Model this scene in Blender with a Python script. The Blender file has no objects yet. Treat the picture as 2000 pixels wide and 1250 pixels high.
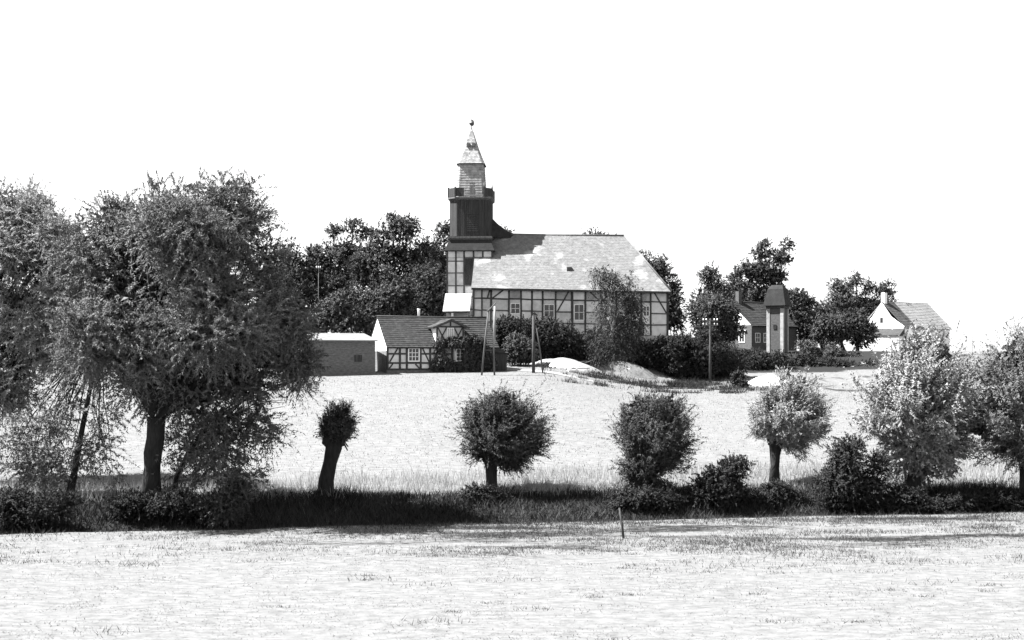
import bpy, bmesh, math, random
import numpy as np
from mathutils import Vector, Matrix

# ------------------------------------------------------------------ camera, sky, sun, exposure
SC = bpy.context.scene
COL = SC.collection
R = math.radians
F = 2400.0            # focal length in pixels of a 2000 px wide frame
CZ = 6.5              # eye height above the near meadow
HY = 700.0            # eye level row
cam_d = bpy.data.cameras.new("camera")
cam = bpy.data.objects.new("camera", cam_d)
COL.objects.link(cam)
cam.location = (0, 0, CZ)
cam.rotation_euler = (R(90), 0, 0)
cam_d.sensor_width = 36.0
cam_d.lens = 36.0 * F / 2000.0
cam_d.shift_y = (HY - 625.0) / 2000.0
cam_d.clip_start = 0.5
cam_d.clip_end = 6000.0
SC.camera = cam

SUN_EL, SUN_BEHIND = 54.0, 0.0      # the sun stands at the left
sdir = Vector((-math.cos(R(SUN_EL)) * math.cos(R(SUN_BEHIND)),
               math.cos(R(SUN_EL)) * math.sin(R(SUN_BEHIND)), math.sin(R(SUN_EL))))
world = bpy.data.worlds.new("World")
SC.world = world
world.use_nodes = True
wn, wl = world.node_tree.nodes, world.node_tree.links
wn.clear()
sky = wn.new("ShaderNodeTexSky")
sky.sky_type = 'NISHITA'
sky.sun_disc = False
sky.sun_elevation = R(SUN_EL)
sky.sun_rotation = math.atan2(sdir.x, sdir.y)
sky.air_density = 2.0
sky.dust_density = 0.2
bw = wn.new("ShaderNodeRGBToBW")     # black and white film
bg = wn.new("ShaderNodeBackground")
bg.inputs["Strength"].default_value = 0.05
wo = wn.new("ShaderNodeOutputWorld")
wl.new(sky.outputs[0], bw.inputs[0])
wl.new(bw.outputs[0], bg.inputs[0])
wl.new(bg.outputs[0], wo.inputs[0])

sun_d = bpy.data.lights.new("sun", 'SUN')
sun_d.energy = 5.0
sun_d.angle = R(0.5)
sun_d.color = (1, 1, 1)
sun = bpy.data.objects.new("sun", sun_d)
COL.objects.link(sun)
sun.rotation_euler = sdir.to_track_quat('Z', 'Y').to_euler()
sun.location = sdir * 100

vs = SC.view_settings
vs.view_transform = 'Standard'
vs.look = 'None'
vs.exposure = 2.25
vs.gamma = 1.0
SC.render.filter_size = 3.0
SC.cycles.max_bounces = 6
SC.cycles.diffuse_bounces = 3
SC.cycles.transmission_bounces = 3

# ------------------------------------------------------------------ small helpers
def P(px, py, D):
    return Vector(((px - 1000.0) / F * D, D, CZ + (HY - py) / F * D))

def sstep(a, b, t):
    t = np.clip((np.asarray(t, dtype=float) - a) / (b - a), 0, 1)
    return t * t * (3 - 2 * t)

_tab = np.random.default_rng(5).random((64, 64, 64)).astype(np.float32)
def vnoise(p):
    """value noise of (N,3) points, 0..1"""
    p = np.asarray(p, dtype=float)
    i = np.floor(p).astype(int)
    f = p - i
    f = f * f * (3 - 2 * f)
    out = 0
    for dx in (0, 1):
        for dy in (0, 1):
            for dz in (0, 1):
                w = ((f[:, 0] if dx else 1 - f[:, 0]) * (f[:, 1] if dy else 1 - f[:, 1]) * (f[:, 2] if dz else 1 - f[:, 2]))
                out = out + w * _tab[(i[:, 0] + dx) % 64, (i[:, 1] + dy) % 64, (i[:, 2] + dz) % 64]
    return out

def n2(x, y, s, z=0.0):
    x = np.asarray(x, dtype=float); y = np.asarray(y, dtype=float)
    sh = np.broadcast(x, y).shape
    x = np.broadcast_to(x, sh).ravel(); y = np.broadcast_to(y, sh).ravel()
    return vnoise(np.stack([x / s + 31.3, y / s + 17.7, np.full_like(x, z + .5)], 1)).reshape(sh)

def ditch_edge(x):
    x = np.asarray(x, dtype=float)
    return 48.4 + 0.158 * np.clip(x, -45, 45) + .7 * (n2(x, x * 0, 3.2, 5) - .5) + .35 * (n2(x, x * 0, .9, 6) - .5)

def terrain(x, y):
    x = np.asarray(x, dtype=float); y = np.asarray(y, dtype=float)
    e = ditch_edge(x)
    t = y - e                                   # metres beyond the ditch edge
    near = 0.10 * (n2(x, y, 5.0) - .5) + .05 * (n2(x, y, 1.6) - .5)
    bank = np.interp(t, [-3, 0, .7, 1.5, 3.6, 6, 8], [0, .03, -.40, -.42, .22, .66, .86])
    left = np.interp(y, [40, 56, 85, 115, 121, 128, 140, 146, 230, 500, 3000], [.1, .86, 2.85, 5.1, 5.4, 6.1, 8.6, 9.25, 9.3, 7, -20])
    right = np.interp(y, [40, 56, 85, 112, 130, 137, 148, 162, 230, 500, 3000], [.1, .86, 2.4, 3.5, 3.95, 4.6, 6.4, 7.5, 7.4, 5, -22])
    x0 = np.interp(y, [56, 100, 128, 146, 200], [2, 1, 2.6, 18.5, 24])
    b = sstep(0, 14, x - x0)
    fld = left * (1 - b) + right * b + .25 * (n2(x, y, 12.0) - .5) * sstep(58, 75, y)
    k = sstep(6.0, 9.5, t)
    return (near * sstep(1.5, -1, t) + bank) * (1 - k) + fld * k

def tz(x, y):
    return float(terrain(np.array([x]), np.array([y]))[0])

# ------------------------------------------------------------------ materials (black and white film: greys)
def mat(name, lo, hi, scale=4.0, rough=.9, bump=0.0, bscale=40.0, stretch=(1, 1, 1), c0=.3, c1=.7, detail=6.0, spec=.2):
    m = bpy.data.materials.new(name)
    m.use_nodes = True
    nt = m.node_tree; N, K = nt.nodes, nt.links
    b = N["Principled BSDF"]
    b.inputs["Roughness"].default_value = rough
    b.inputs["Specular IOR Level"].default_value = spec
    tc = N.new("ShaderNodeTexCoord"); mp = N.new("ShaderNodeMapping")
    mp.inputs["Scale"].default_value = stretch
    K.new(tc.outputs["Object"], mp.inputs[0])
    no = N.new("ShaderNodeTexNoise"); no.inputs["Scale"].default_value = scale
    no.inputs["Detail"].default_value = detail; no.inputs["Roughness"].default_value = .65
    K.new(mp.outputs[0], no.inputs["Vector"])
    rp = N.new("ShaderNodeValToRGB")
    rp.color_ramp.elements[0].position = c0; rp.color_ramp.elements[0].color = (lo, lo, lo, 1)
    rp.color_ramp.elements[1].position = c1; rp.color_ramp.elements[1].color = (hi, hi, hi, 1)
    K.new(no.outputs[0], rp.inputs[0]); K.new(rp.outputs[0], b.inputs["Base Color"])
    if bump:
        n3 = N.new("ShaderNodeTexNoise"); n3.inputs["Scale"].default_value = bscale; n3.inputs["Detail"].default_value = 4
        K.new(mp.outputs[0], n3.inputs["Vector"])
        bp = N.new("ShaderNodeBump"); bp.inputs["Strength"].default_value = bump; bp.inputs["Distance"].default_value = .05
        K.new(n3.outputs[0], bp.inputs["Height"]); K.new(bp.outputs[0], b.inputs["Normal"])
    return m

def tile_mat(name, lo, hi, tw, th, mortar, patch=None, var=.22):
    """rows of tiles or bricks with their own tones plus weathered patches"""
    m = mat(name, lo, hi, 1.6, .9, .3, 30)
    nt = m.node_tree; N, K = nt.nodes, nt.links
    b = N["Principled BSDF"]
    src = b.inputs["Base Color"].links[0].from_socket
    at = N.new("ShaderNodeAttribute"); at.attribute_name = "tone"
    ma = N.new("ShaderNodeMapRange"); ma.inputs["To Min"].default_value = 1 - var; ma.inputs["To Max"].default_value = 1 + var
    K.new(at.outputs["Fac"], ma.inputs[0])
    mx = N.new("ShaderNodeMix"); mx.data_type = 'RGBA'; mx.blend_type = 'MULTIPLY'; mx.inputs["Factor"].default_value = 1
    K.new(src, mx.inputs["A"]); K.new(ma.outputs[0], mx.inputs["B"])
    out = mx.outputs["Result"]
    if patch:
        tc = N["Texture Coordinate"]
        pn = N.new("ShaderNodeTexNoise"); pn.inputs["Scale"].default_value = patch[0]; pn.inputs["Detail"].default_value = 7
        K.new(tc.outputs["Object"], pn.inputs["Vector"])
        pr = N.new("ShaderNodeValToRGB"); pr.color_ramp.elements[0].position = patch[1]; pr.color_ramp.elements[1].position = patch[1] + .10
        K.new(pn.outputs[0], pr.inputs[0])
        m2 = N.new("ShaderNodeMix"); m2.data_type = 'RGBA'
        K.new(pr.outputs[0], m2.inputs["Factor"]); K.new(out, m2.inputs["A"])
        m2.inputs["B"].default_value = (patch[2],) * 3 + (1,)
        out = m2.outputs["Result"]
    K.new(out, b.inputs["Base Color"])
    return m

def leaf_mat(name, lo, hi, trans=.25, rough=.5, spec=.35):
    m = bpy.data.materials.new(name)
    m.use_nodes = True
    nt = m.node_tree; N, K = nt.nodes, nt.links
    b = N["Principled BSDF"]; o = N["Material Output"]
    b.inputs["Roughness"].default_value = rough
    b.inputs["Specular IOR Level"].default_value = spec
    at = N.new("ShaderNodeAttribute"); at.attribute_name = "tone"
    mr = N.new("ShaderNodeMapRange"); mr.inputs["To Min"].default_value = lo; mr.inputs["To Max"].default_value = hi
    K.new(at.outputs["Fac"], mr.inputs[0]); K.new(mr.outputs[0], b.inputs["Base Color"])
    t = N.new("ShaderNodeBsdfTranslucent"); K.new(mr.outputs[0], t.inputs[0])
    mx = N.new("ShaderNodeMixShader"); mx.inputs[0].default_value = trans
    K.new(b.outputs[0], mx.inputs[1]); K.new(t.outputs[0], mx.inputs[2]); K.new(mx.outputs[0], o.inputs[0])
    return m

M = {
    'plaster': mat("limewashed_plaster", .46, .70, .9, .95, .25, 25),
    'plaster_grey': mat("weathered_plaster", .34, .60, 1.1, .95, .3, 25),
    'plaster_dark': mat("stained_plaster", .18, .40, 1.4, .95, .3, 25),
    'white': mat("white_limewash", .74, .84, 2.0, .95, .15, 25),
    'timber': mat("old_oak_timber", .025, .07, 5, .9, .4, 30, (1, 1, .3)),
    'timber_grey': mat("weathered_timber", .06, .14, 5, .9, .4, 30, (1, 1, .3)),
    'board': mat("tarred_boards", .022, .055, 3, .85, .4, 30, (2, 2, .2)),
    'pale_wood': mat("bleached_wood", .16, .26, 6, .85, .2, 30, (1, 1, .2)),
    'pole_grey': mat("grey_pole_wood", .06, .11, 6, .85, .2, 30, (1, 1, .2)),
    'frame': mat("white_window_paint", .68, .8, 9, .6),
    'glass': mat("dark_window_glass", .02, .035, 2, .12, spec=.5),
    'iron': mat("dark_iron", .03, .05, 8, .5),
    'insul': mat("white_porcelain", .7, .8, 5, .3),
    'tile_old': tile_mat("old_church_tiles", .10, .165, .3, .3, .2, (.42, .605, .27), .10),
    'tile_dark': tile_mat("dark_clay_tiles", .018, .038, .25, .3, .2),
    'tile_mid': tile_mat("grey_clay_tiles", .04, .07, .25, .3, .2),
    'tile_pale': tile_mat("pale_clay_tiles", .17, .25, .25, .3, .2, None, .07),
    'shingle': tile_mat("spire_shingles", .17, .34, .25, .3, .2, (1.1, .62, .08)),
    'felt': mat("pale_roofing_felt", .11, .17, 1.5, .9, .2, 20),
    'lime_roof': mat("limewashed_roof", .26, .36, 1.5, .9, .2, 20),
    'brick': mat("grey_brick_wall", .07, .17, 3.0, .9, .5, 14, (1, 1, 3)),
    'brick_pale': mat("pale_brick_wall", .05, .10, 3.0, .9, .5, 14, (1, 1, 3)),
    'bark': mat("willow_bark", .010, .032, 7, .95, .8, 16, (1, 1, .3)),
    'birch': mat("birch_bark", .06, .5, 3.2, .8, .3, 20, (1, 1, 2.2), .36, .5),
    'sand': mat("pale_sand", .16, .28, 1.5, .95, .4, 12),
    'stone': mat("rubble_stone", .06, .16, 3, .95, .5, 12),
    'willow': leaf_mat("willow_leaves", .016, .20, .12, .7, .12),
    'willow_shaded': leaf_mat("shaded_willow_leaves", .010, .085, .12, .7, .12),  # shade of the big willow on the first pollards, put into leaf colour
    'willow_pale': leaf_mat("silvery_willow_leaves", .05, .36, .15, .7, .12),
    'dark_leaf': leaf_mat("dark_tree_leaves", .012, .10, .12, .7, .1),
    'mid_leaf': leaf_mat("mid_tree_leaves", .02, .10, .12, .7, .1),
    'bush_leaf': leaf_mat("bush_leaves", .008, .045, .12, .7, .1),
    'birch_leaf': leaf_mat("birch_leaves", .014, .07, .15, .7, .1),
    'weed': leaf_mat("ditch_weeds", .005, .05, .15, .7, .1),
    'dry': leaf_mat("dry_meadow_grass", .10, .16, .3, .8, .1),
    'stubble': leaf_mat("mown_meadow_stubble", .10, .21, .25, .8, .1),
    'fringe': leaf_mat("bleached_tall_grass", .22, .38, .35, .8, .1),
    'tuft': leaf_mat("meadow_tufts", .03, .085, .25, .8, .1),
    'clump': leaf_mat("green_grass_clumps", .012, .05, .25, .8, .1),
}

# ------------------------------------------------------------------ object helpers
def link(name, me, m=None, parent=None, loc=None):
    o = bpy.data.objects.new(name, me)
    COL.objects.link(o)
    if m is not None and len(me.materials) == 0:
        me.materials.append(m)
    if parent is not None:
        o.parent = parent
    if loc is not None:
        o.location = loc
    return o

def tag(o, label=None, cat=None, group=None, kind=None):
    if label: o["label"] = label
    if cat: o["category"] = cat
    if group: o["group"] = group
    if kind: o["kind"] = kind
    return o

def thing(name, label, cat, loc, rz=0.0, group=None):
    o = bpy.data.objects.new(name, None)
    o.empty_display_size = .3
    COL.objects.link(o)
    o.location = loc
    o.rotation_euler = (0, 0, rz)
    return tag(o, label, cat, group)

def pyd(name, v, f, m, parent=None, smooth=False):
    me = bpy.data.meshes.new(name)
    me.from_pydata([tuple(a) for a in v], [], f)
    me.update()
    if smooth:
        me.polygons.foreach_set("use_smooth", np.ones(len(me.polygons), dtype=bool))
    return link(name, me, m, parent)

BOXF = [(0, 3, 2, 1), (4, 5, 6, 7), (0, 1, 5, 4), (1, 2, 6, 5), (2, 3, 7, 6), (3, 0, 4, 7)]
def boxv(x0, x1, y0, y1, z0, z1):
    return [(x0, y0, z0), (x1, y0, z0), (x1, y1, z0), (x0, y1, z0), (x0, y0, z1), (x1, y0, z1), (x1, y1, z1), (x0, y1, z1)]

def box(name, parent, x0, x1, y0, y1, z0, z1, m):
    return pyd(name, boxv(x0, x1, y0, y1, z0, z1), BOXF, m, parent)

def boxes(name, parent, lst, m):
    v, f = [], []
    for b in lst:
        k = len(v); v += boxv(*b); f += [tuple(i + k for i in q) for q in BOXF]
    return pyd(name, v, f, m, parent)

def hexa(name, parent, pts, m):
    """pts: 4 bottom, 4 top, same winding as boxv"""
    return pyd(name, pts, BOXF, m, parent)

def beam(name, parent, xa, za, xb, zb, w, y0, y1, m):
    """timber in a wall plane (local x,z), from y0 (front) to y1 (back)"""
    d = Vector((xb - xa, 0, zb - za)); n = Vector((-d.z, 0, d.x)).normalized() * (w / 2)
    a, b = Vector((xa, 0, za)), Vector((xb, 0, zb))
    q = [a - n, b - n, b + n, a + n]
    v = [(p.x, y0, p.z) for p in q] + [(p.x, y1, p.z) for p in q]
    f = [(0, 1, 2, 3), (7, 6, 5, 4), (0, 4, 5, 1), (1, 5, 6, 2), (2, 6, 7, 3), (3, 7, 4, 0)]
    return pyd(name, v, f, m, parent)

def prism(name, parent, poly, axis, a0, a1, m):
    """poly: 2-D outline; axis 'y': outline in x,z ; axis 'x': outline in y,z"""
    n = len(poly)
    if axis == 'y':
        v = [(p[0], a0, p[1]) for p in poly] + [(p[0], a1, p[1]) for p in poly]
    else:
        v = [(a0, p[0], p[1]) for p in poly] + [(a1, p[0], p[1]) for p in poly]
    f = [tuple(range(n)), tuple(range(2 * n - 1, n - 1, -1))] + [(i, n + i, n + (i + 1) % n, (i + 1) % n) for i in range(n)]
    return pyd(name, v, f, m, parent)

def tube_vf(pts, rad, ns=8, rng=None, rough=0.0, cap=True):
    pts = [Vector(p) for p in pts]
    v, f = [], []
    for i, p in enumerate(pts):
        t = (pts[min(i + 1, len(pts) - 1)] - pts[max(i - 1, 0)]).normalized()
        a = t.orthogonal().normalized() if abs(t.z) > .999 else t.cross(Vector((0, 0, 1))).normalized()
        if i and a.dot(pa) < 0: a = -a
        pa = a
        b = t.cross(a)
        for k in range(ns):
            an = 2 * math.pi * k / ns
            r = rad[i] * (1 + (rng.uniform(-rough, rough) if rng else 0))
            v.append(p + (a * math.cos(an) + b * math.sin(an)) * r)
    for i in range(len(pts) - 1):
        for k in range(ns):
            f.append((i * ns + k, i * ns + (k + 1) % ns, (i + 1) * ns + (k + 1) % ns, (i + 1) * ns + k))
    if cap:
        f.append(tuple(range(ns - 1, -1, -1)))
        f.append(tuple((len(pts) - 1) * ns + k for k in range(ns)))
    return v, f

def tubes(name, parent, lst, m, ns=8, seed=1, rough=0.0):
    rng = random.Random(seed)
    v, f = [], []
    for pts, rad in lst:
        a, b = tube_vf(pts, rad, ns, rng, rough)
        k = len(v); v += a; f += [tuple(i + k for i in q) for q in b]
    return pyd(name, v, f, m, parent, smooth=True)

def np_mesh(name, verts, nper, m, tone=None, parent=None):
    n = len(verts) // nper
    me = bpy.data.meshes.new(name)
    me.vertices.add(n * nper); me.vertices.foreach_set("co", verts.astype(np.float32).ravel())
    me.loops.add(n * nper); me.loops.foreach_set("vertex_index", np.arange(n * nper, dtype=np.int32))
    me.polygons.add(n); me.polygons.foreach_set("loop_start", np.arange(0, n * nper, nper, dtype=np.int32))
    me.update(calc_edges=True)
    if tone is not None:
        a = me.attributes.new("tone", 'FLOAT', 'FACE'); a.data.foreach_set("value", tone.astype(np.float32))
    return link(name, me, m, parent)

def norm(a):
    return a / np.maximum(np.linalg.norm(a, axis=1, keepdims=True), 1e-9)

def leaf_verts(pos, d, ln, wd, rng, face=None):
    n = len(pos)
    d = norm(d)
    if face is None: face = np.zeros((n, 3))
    s = norm(np.cross(d, rng.normal(size=(n, 3)) * .4 + face + np.array([0, 0, .35])))   # leaves turn outward and to the sky
    ln = (ln * rng.uniform(.6, 1.3, n))[:, None]; wd = (wd * rng.uniform(.7, 1.3, n))[:, None]
    q = np.stack([pos + s * wd, pos - s * wd, pos + d * ln], 1)
    return q.reshape(-1, 3)

def twig_leaves(base, td, L, k, ln, wd, droop, rng, spread=.8, s0=.1, face=None):
    """k leaves along each twig; returns leaf quads"""
    n = len(base)
    s = (np.arange(k)[None, :] + rng.random((n, k))) / k * (1 - s0) + s0
    Lr = L[:, None] * s
    pos = base[:, None, :] + td[:, None, :] * Lr[..., None]
    pos[..., 2] -= droop * Lr * s
    tan = np.repeat(td[:, None, :], k, 1).copy()
    tan[..., 2] -= 2 * droop * s
    pos = pos.reshape(-1, 3); tan = tan.reshape(-1, 3)
    d = tan * .6 + rng.normal(size=pos.shape) * spread + np.array([0, 0, -.3])
    fc = None if face is None else np.repeat(face, k, 0)
    return leaf_verts(pos, d, ln, wd, rng, fc), pos

def crown(name, parent, org, lobes, ntw, tl, k, ln, wd, m, seed, droop=.3, up=.3, gap=.35, gscale=.9, shell=.45, spread=.8, wind=0.0, sub=(9, .40), core=None):
    """lobes: (x,y,z,rx,ry,rz) in world metres"""
    rng = np.random.default_rng(seed)
    if sub:
        out = []
        for l in lobes:
            out.append(tuple(l[:3]) + tuple(a * .62 for a in l[3:]))
            for q_ in range(sub[0]):
                u_ = rng.normal(size=3); u_ /= np.linalg.norm(u_); fr = sub[1] * rng.uniform(.7, 1.25)
                out.append(tuple(l[i] + u_[i] * (1.02 - fr) * l[3 + i] for i in range(3)) + tuple(fr * (l[3 + i] + np.mean(l[3:])) * .5 for i in range(3)))
        lobes = out
    lb = np.array(lobes, dtype=float)
    w = (lb[:, 3] * lb[:, 4] * lb[:, 5]) ** .75
    n0 = int(ntw * 1.8)
    i = rng.choice(len(lb), n0, p=w / w.sum())
    u = norm(rng.normal(size=(n0, 3)))
    r = shell + (1 - shell) * np.sqrt(rng.random(n0))
    p = lb[i, :3] + u * r[:, None] * lb[i, 3:]
    g = .65 * vnoise(p / gscale + seed * 3.1) + .35 * vnoise(p / (gscale * .42) + 9.7)
    keep = g > gap
    p, u = p[keep][:ntw], u[keep][:ntw]
    td = norm(u * .8 + np.array([wind, 0, up]) + rng.normal(size=u.shape) * .45)
    L = tl * rng.uniform(.5, 1.35, len(p))
    cen = (lb[:, :3] * w[:, None]).sum(0) / w.sum()
    face = norm(u * .6 + norm((p - cen) / np.maximum(np.ptp(lb[:, :3], axis=0), 2)) * 1.1)
    q, pos = twig_leaves(p - np.array(org), td, L, k, ln, wd, droop, rng, spread, face=face)
    tone = np.clip(.5 + .45 * (vnoise((pos + np.array(org)) / 1.3 + 40) - .5) + rng.normal(size=len(pos)) * .12, 0, 1)
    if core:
        cq = core_quads(lb, org, core[0], core[1], rng)  # hidden leaves added to block light inside the crown
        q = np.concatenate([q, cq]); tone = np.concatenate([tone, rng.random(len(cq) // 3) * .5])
    return np_mesh(name, q, 3, m, tone, parent)

def core_quads(lb, org, size, per_m3, rng, rmax=.55):
    """broad inner leaves that make the heart of a crown opaque"""
    vol = 4.19 * lb[:, 3] * lb[:, 4] * lb[:, 5]
    n = np.maximum(2, (vol * per_m3).astype(int))
    i = np.repeat(np.arange(len(lb)), n)
    u = norm(rng.normal(size=(len(i), 3)))
    p = lb[i, :3] + u * (rmax * rng.random(len(i)) ** .4)[:, None] * lb[i, 3:]
    return leaf_verts(p - np.array(org), rng.normal(size=p.shape), size, size * .38, rng)

def pxlobe(px, py, rx, rz, D, dy=0.0, ry=None):
    c = P(px, py, D); s = D / F
    return (c.x, D + dy, c.z, rx * s, (ry if ry else (rx + rz) * .5 * s), rz * s)

# ------------------------------------------------------------------ ground
xs = np.concatenate([np.linspace(-900, -70, 26), np.linspace(-64, 64, 160), np.linspace(70, 900, 26)])
ys = np.concatenate([np.linspace(-30, 24, 12), np.linspace(25, 62, 110), np.linspace(63, 175, 120), np.linspace(180, 420, 24), np.linspace(460, 3200, 16)])
GX, GY = np.meshgrid(xs, ys)
GZ = terrain(GX, GY)
gv = np.stack([GX, GY, GZ], -1).reshape(-1, 3)
nx, ny = len(xs), len(ys)
ii = (np.arange(ny - 1)[:, None] * nx + np.arange(nx - 1)[None, :]).ravel()
gf = np.stack([ii, ii + 1, ii + nx + 1, ii + nx], 1)
me = bpy.data.meshes.new("ground")
me.vertices.add(len(gv)); me.vertices.foreach_set("co", gv.astype(np.float32).ravel())
me.loops.add(gf.size); me.loops.foreach_set("vertex_index", gf.astype(np.int32).ravel())
me.polygons.add(len(gf)); me.polygons.foreach_set("loop_start", np.arange(0, gf.size, 4, dtype=np.int32))
me.update(calc_edges=True)
me.polygons.foreach_set("use_smooth", np.ones(len(gf), dtype=bool))
T = GY - ditch_edge(GX)
wob = 1.6 * (n2(GX, GY, 2.2) - .5)
cover = sstep(-.2, .3, T) * sstep(6.1, 5.3, T + wob)                                   # weeds of the ditch bank
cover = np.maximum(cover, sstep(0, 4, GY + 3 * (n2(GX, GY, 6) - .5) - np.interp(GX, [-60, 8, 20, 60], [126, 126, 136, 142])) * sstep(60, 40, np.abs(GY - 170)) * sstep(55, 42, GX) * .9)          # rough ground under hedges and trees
pale = sstep(.56, .66, n2(GX * .6, GY * 1.4, 1.5, 9)) * sstep(-10, 2, GX)                   # bare pale spots on the bank
cover = np.where((T > -.5) & (T < 8), cover * (1 - .85 * pale), cover)
rough = .52 * sstep(-15, -3.5, T + 6 * (n2(GX, GY, 5, 21) - .5)) * sstep(.3, 0, T) * sstep(.2, .85, n2(GX * .3, GY * 1.6, 1.1, 22)) * (.35 + .65 * sstep(-14, 2, GX))
fieldp = .20 * sstep(.42, .75, n2(GX * .5, GY, 5.0, 23)) * sstep(8, 12, T) + .3 * sstep(.5, .7, n2(GX, GY, 1.4, 24)) * sstep(108, 114, GY) * sstep(2, 8, GX)
cover = np.clip(np.maximum(cover, np.maximum(rough, fieldp)), 0, 1)
ca = me.attributes.new("cover", 'FLOAT', 'POINT'); ca.data.foreach_set("value", cover.astype(np.float32).ravel())
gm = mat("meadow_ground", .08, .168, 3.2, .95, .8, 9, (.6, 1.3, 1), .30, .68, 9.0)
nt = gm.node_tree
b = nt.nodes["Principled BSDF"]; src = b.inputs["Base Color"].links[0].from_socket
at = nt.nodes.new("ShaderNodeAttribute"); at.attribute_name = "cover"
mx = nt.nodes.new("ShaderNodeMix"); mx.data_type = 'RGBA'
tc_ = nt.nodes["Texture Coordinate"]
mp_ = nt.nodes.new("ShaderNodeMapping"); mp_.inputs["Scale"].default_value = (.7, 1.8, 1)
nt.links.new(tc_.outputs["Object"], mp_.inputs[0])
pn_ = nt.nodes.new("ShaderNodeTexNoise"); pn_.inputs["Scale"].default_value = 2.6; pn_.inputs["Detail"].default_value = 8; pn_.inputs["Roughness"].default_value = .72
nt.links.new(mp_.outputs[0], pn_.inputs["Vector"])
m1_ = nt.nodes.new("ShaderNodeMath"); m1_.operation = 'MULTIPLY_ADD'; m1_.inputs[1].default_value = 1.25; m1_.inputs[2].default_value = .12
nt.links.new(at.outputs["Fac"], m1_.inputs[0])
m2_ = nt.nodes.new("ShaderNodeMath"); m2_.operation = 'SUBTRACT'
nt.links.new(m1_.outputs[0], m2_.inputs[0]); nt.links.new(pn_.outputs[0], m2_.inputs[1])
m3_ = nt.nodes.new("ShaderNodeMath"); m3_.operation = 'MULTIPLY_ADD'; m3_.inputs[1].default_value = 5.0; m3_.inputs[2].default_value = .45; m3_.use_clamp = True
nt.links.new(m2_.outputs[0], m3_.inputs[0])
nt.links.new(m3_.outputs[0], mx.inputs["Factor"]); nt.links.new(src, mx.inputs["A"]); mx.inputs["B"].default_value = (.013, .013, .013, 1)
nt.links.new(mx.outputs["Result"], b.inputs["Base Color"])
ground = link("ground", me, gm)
tag(ground, "pale meadow and field rising gently to the village", "ground", kind="structure")

# sandy track by the buildings
def strip(name, line, width, m, lift=.03, label=None):
    v, f = [], []
    n = len(line)
    for i, (x, y) in enumerate(line):
        a = Vector(line[max(i - 1, 0)]); c = Vector(line[min(i + 1, n - 1)])
        t = (c - a).normalized(); nn = Vector((-t.y, t.x))
        for k in range(5):
            q = Vector((x, y)) + nn * width[i] * (k / 4 - .5)
            v.append((q.x, q.y, tz(q.x, q.y) + lift))
    for i in range(n - 1):
        for k in range(4):
            a = i * 5 + k
            f.append((a, a + 5, a + 6, a + 1))
    o = pyd(name, v, f, m, None, True)
    tag(o, label, "path", kind="structure")
    return o

def ground_hit(px, py):
    """where the view through a pixel meets the terrain"""
    D = np.linspace(26, 400, 4000)
    x = (px - 1000) / F * D; z = CZ + (HY - py) / F * D
    h = terrain(x, D) - z
    k = np.argmax(h > 0)
    return float(x[k]), float(D[k])

def smooth_line(pts, n=30):
    pts = np.array(pts, float); t = np.linspace(0, len(pts) - 1, n)
    out = []
    for a in t:
        i = min(int(a), len(pts) - 2); f = a - i
        p0, p1, p2, p3 = pts[max(i - 1, 0)], pts[i], pts[i + 1], pts[min(i + 2, len(pts) - 1)]
        out.append(tuple(.5 * ((2 * p1) + (-p0 + p2) * f + (2 * p0 - 5 * p1 + 4 * p2 - p3) * f * f + (-p0 + 3 * p1 - 3 * p2 + p3) * f ** 3)))
    return out

ln_ = smooth_line([(-2, 121.5), (1.5, 119.5), (4.5, 116), (7.2, 112.6), (9.6, 111.2)], 40)
strip("sandy_track", ln_, np.linspace(3.2, .5, 40), M['sand'], .04, "pale sandy track curving past the cottage end")

# ------------------------------------------------------------------ building tools
def LOC(root, px, py, yl):
    """camera ray through a pixel -> local (x, z) on the plane y = yl of a building"""
    a = root.rotation_euler.z
    ux, uy = math.cos(a), math.sin(a)
    o = root.location
    dx = (px - 1000) / F
    # point = (dx*D, D); local y = (-sin a)*(X-ox) + cos a*(Y-oy) = yl
    D = (yl - uy * o.x + ux * o.y) / (-uy * dx + ux)
    X, Y = dx * D, D
    x = ux * (X - o.x) + uy * (Y - o.y)
    return x, CZ + (HY - py) / F * D - o.z

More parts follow.
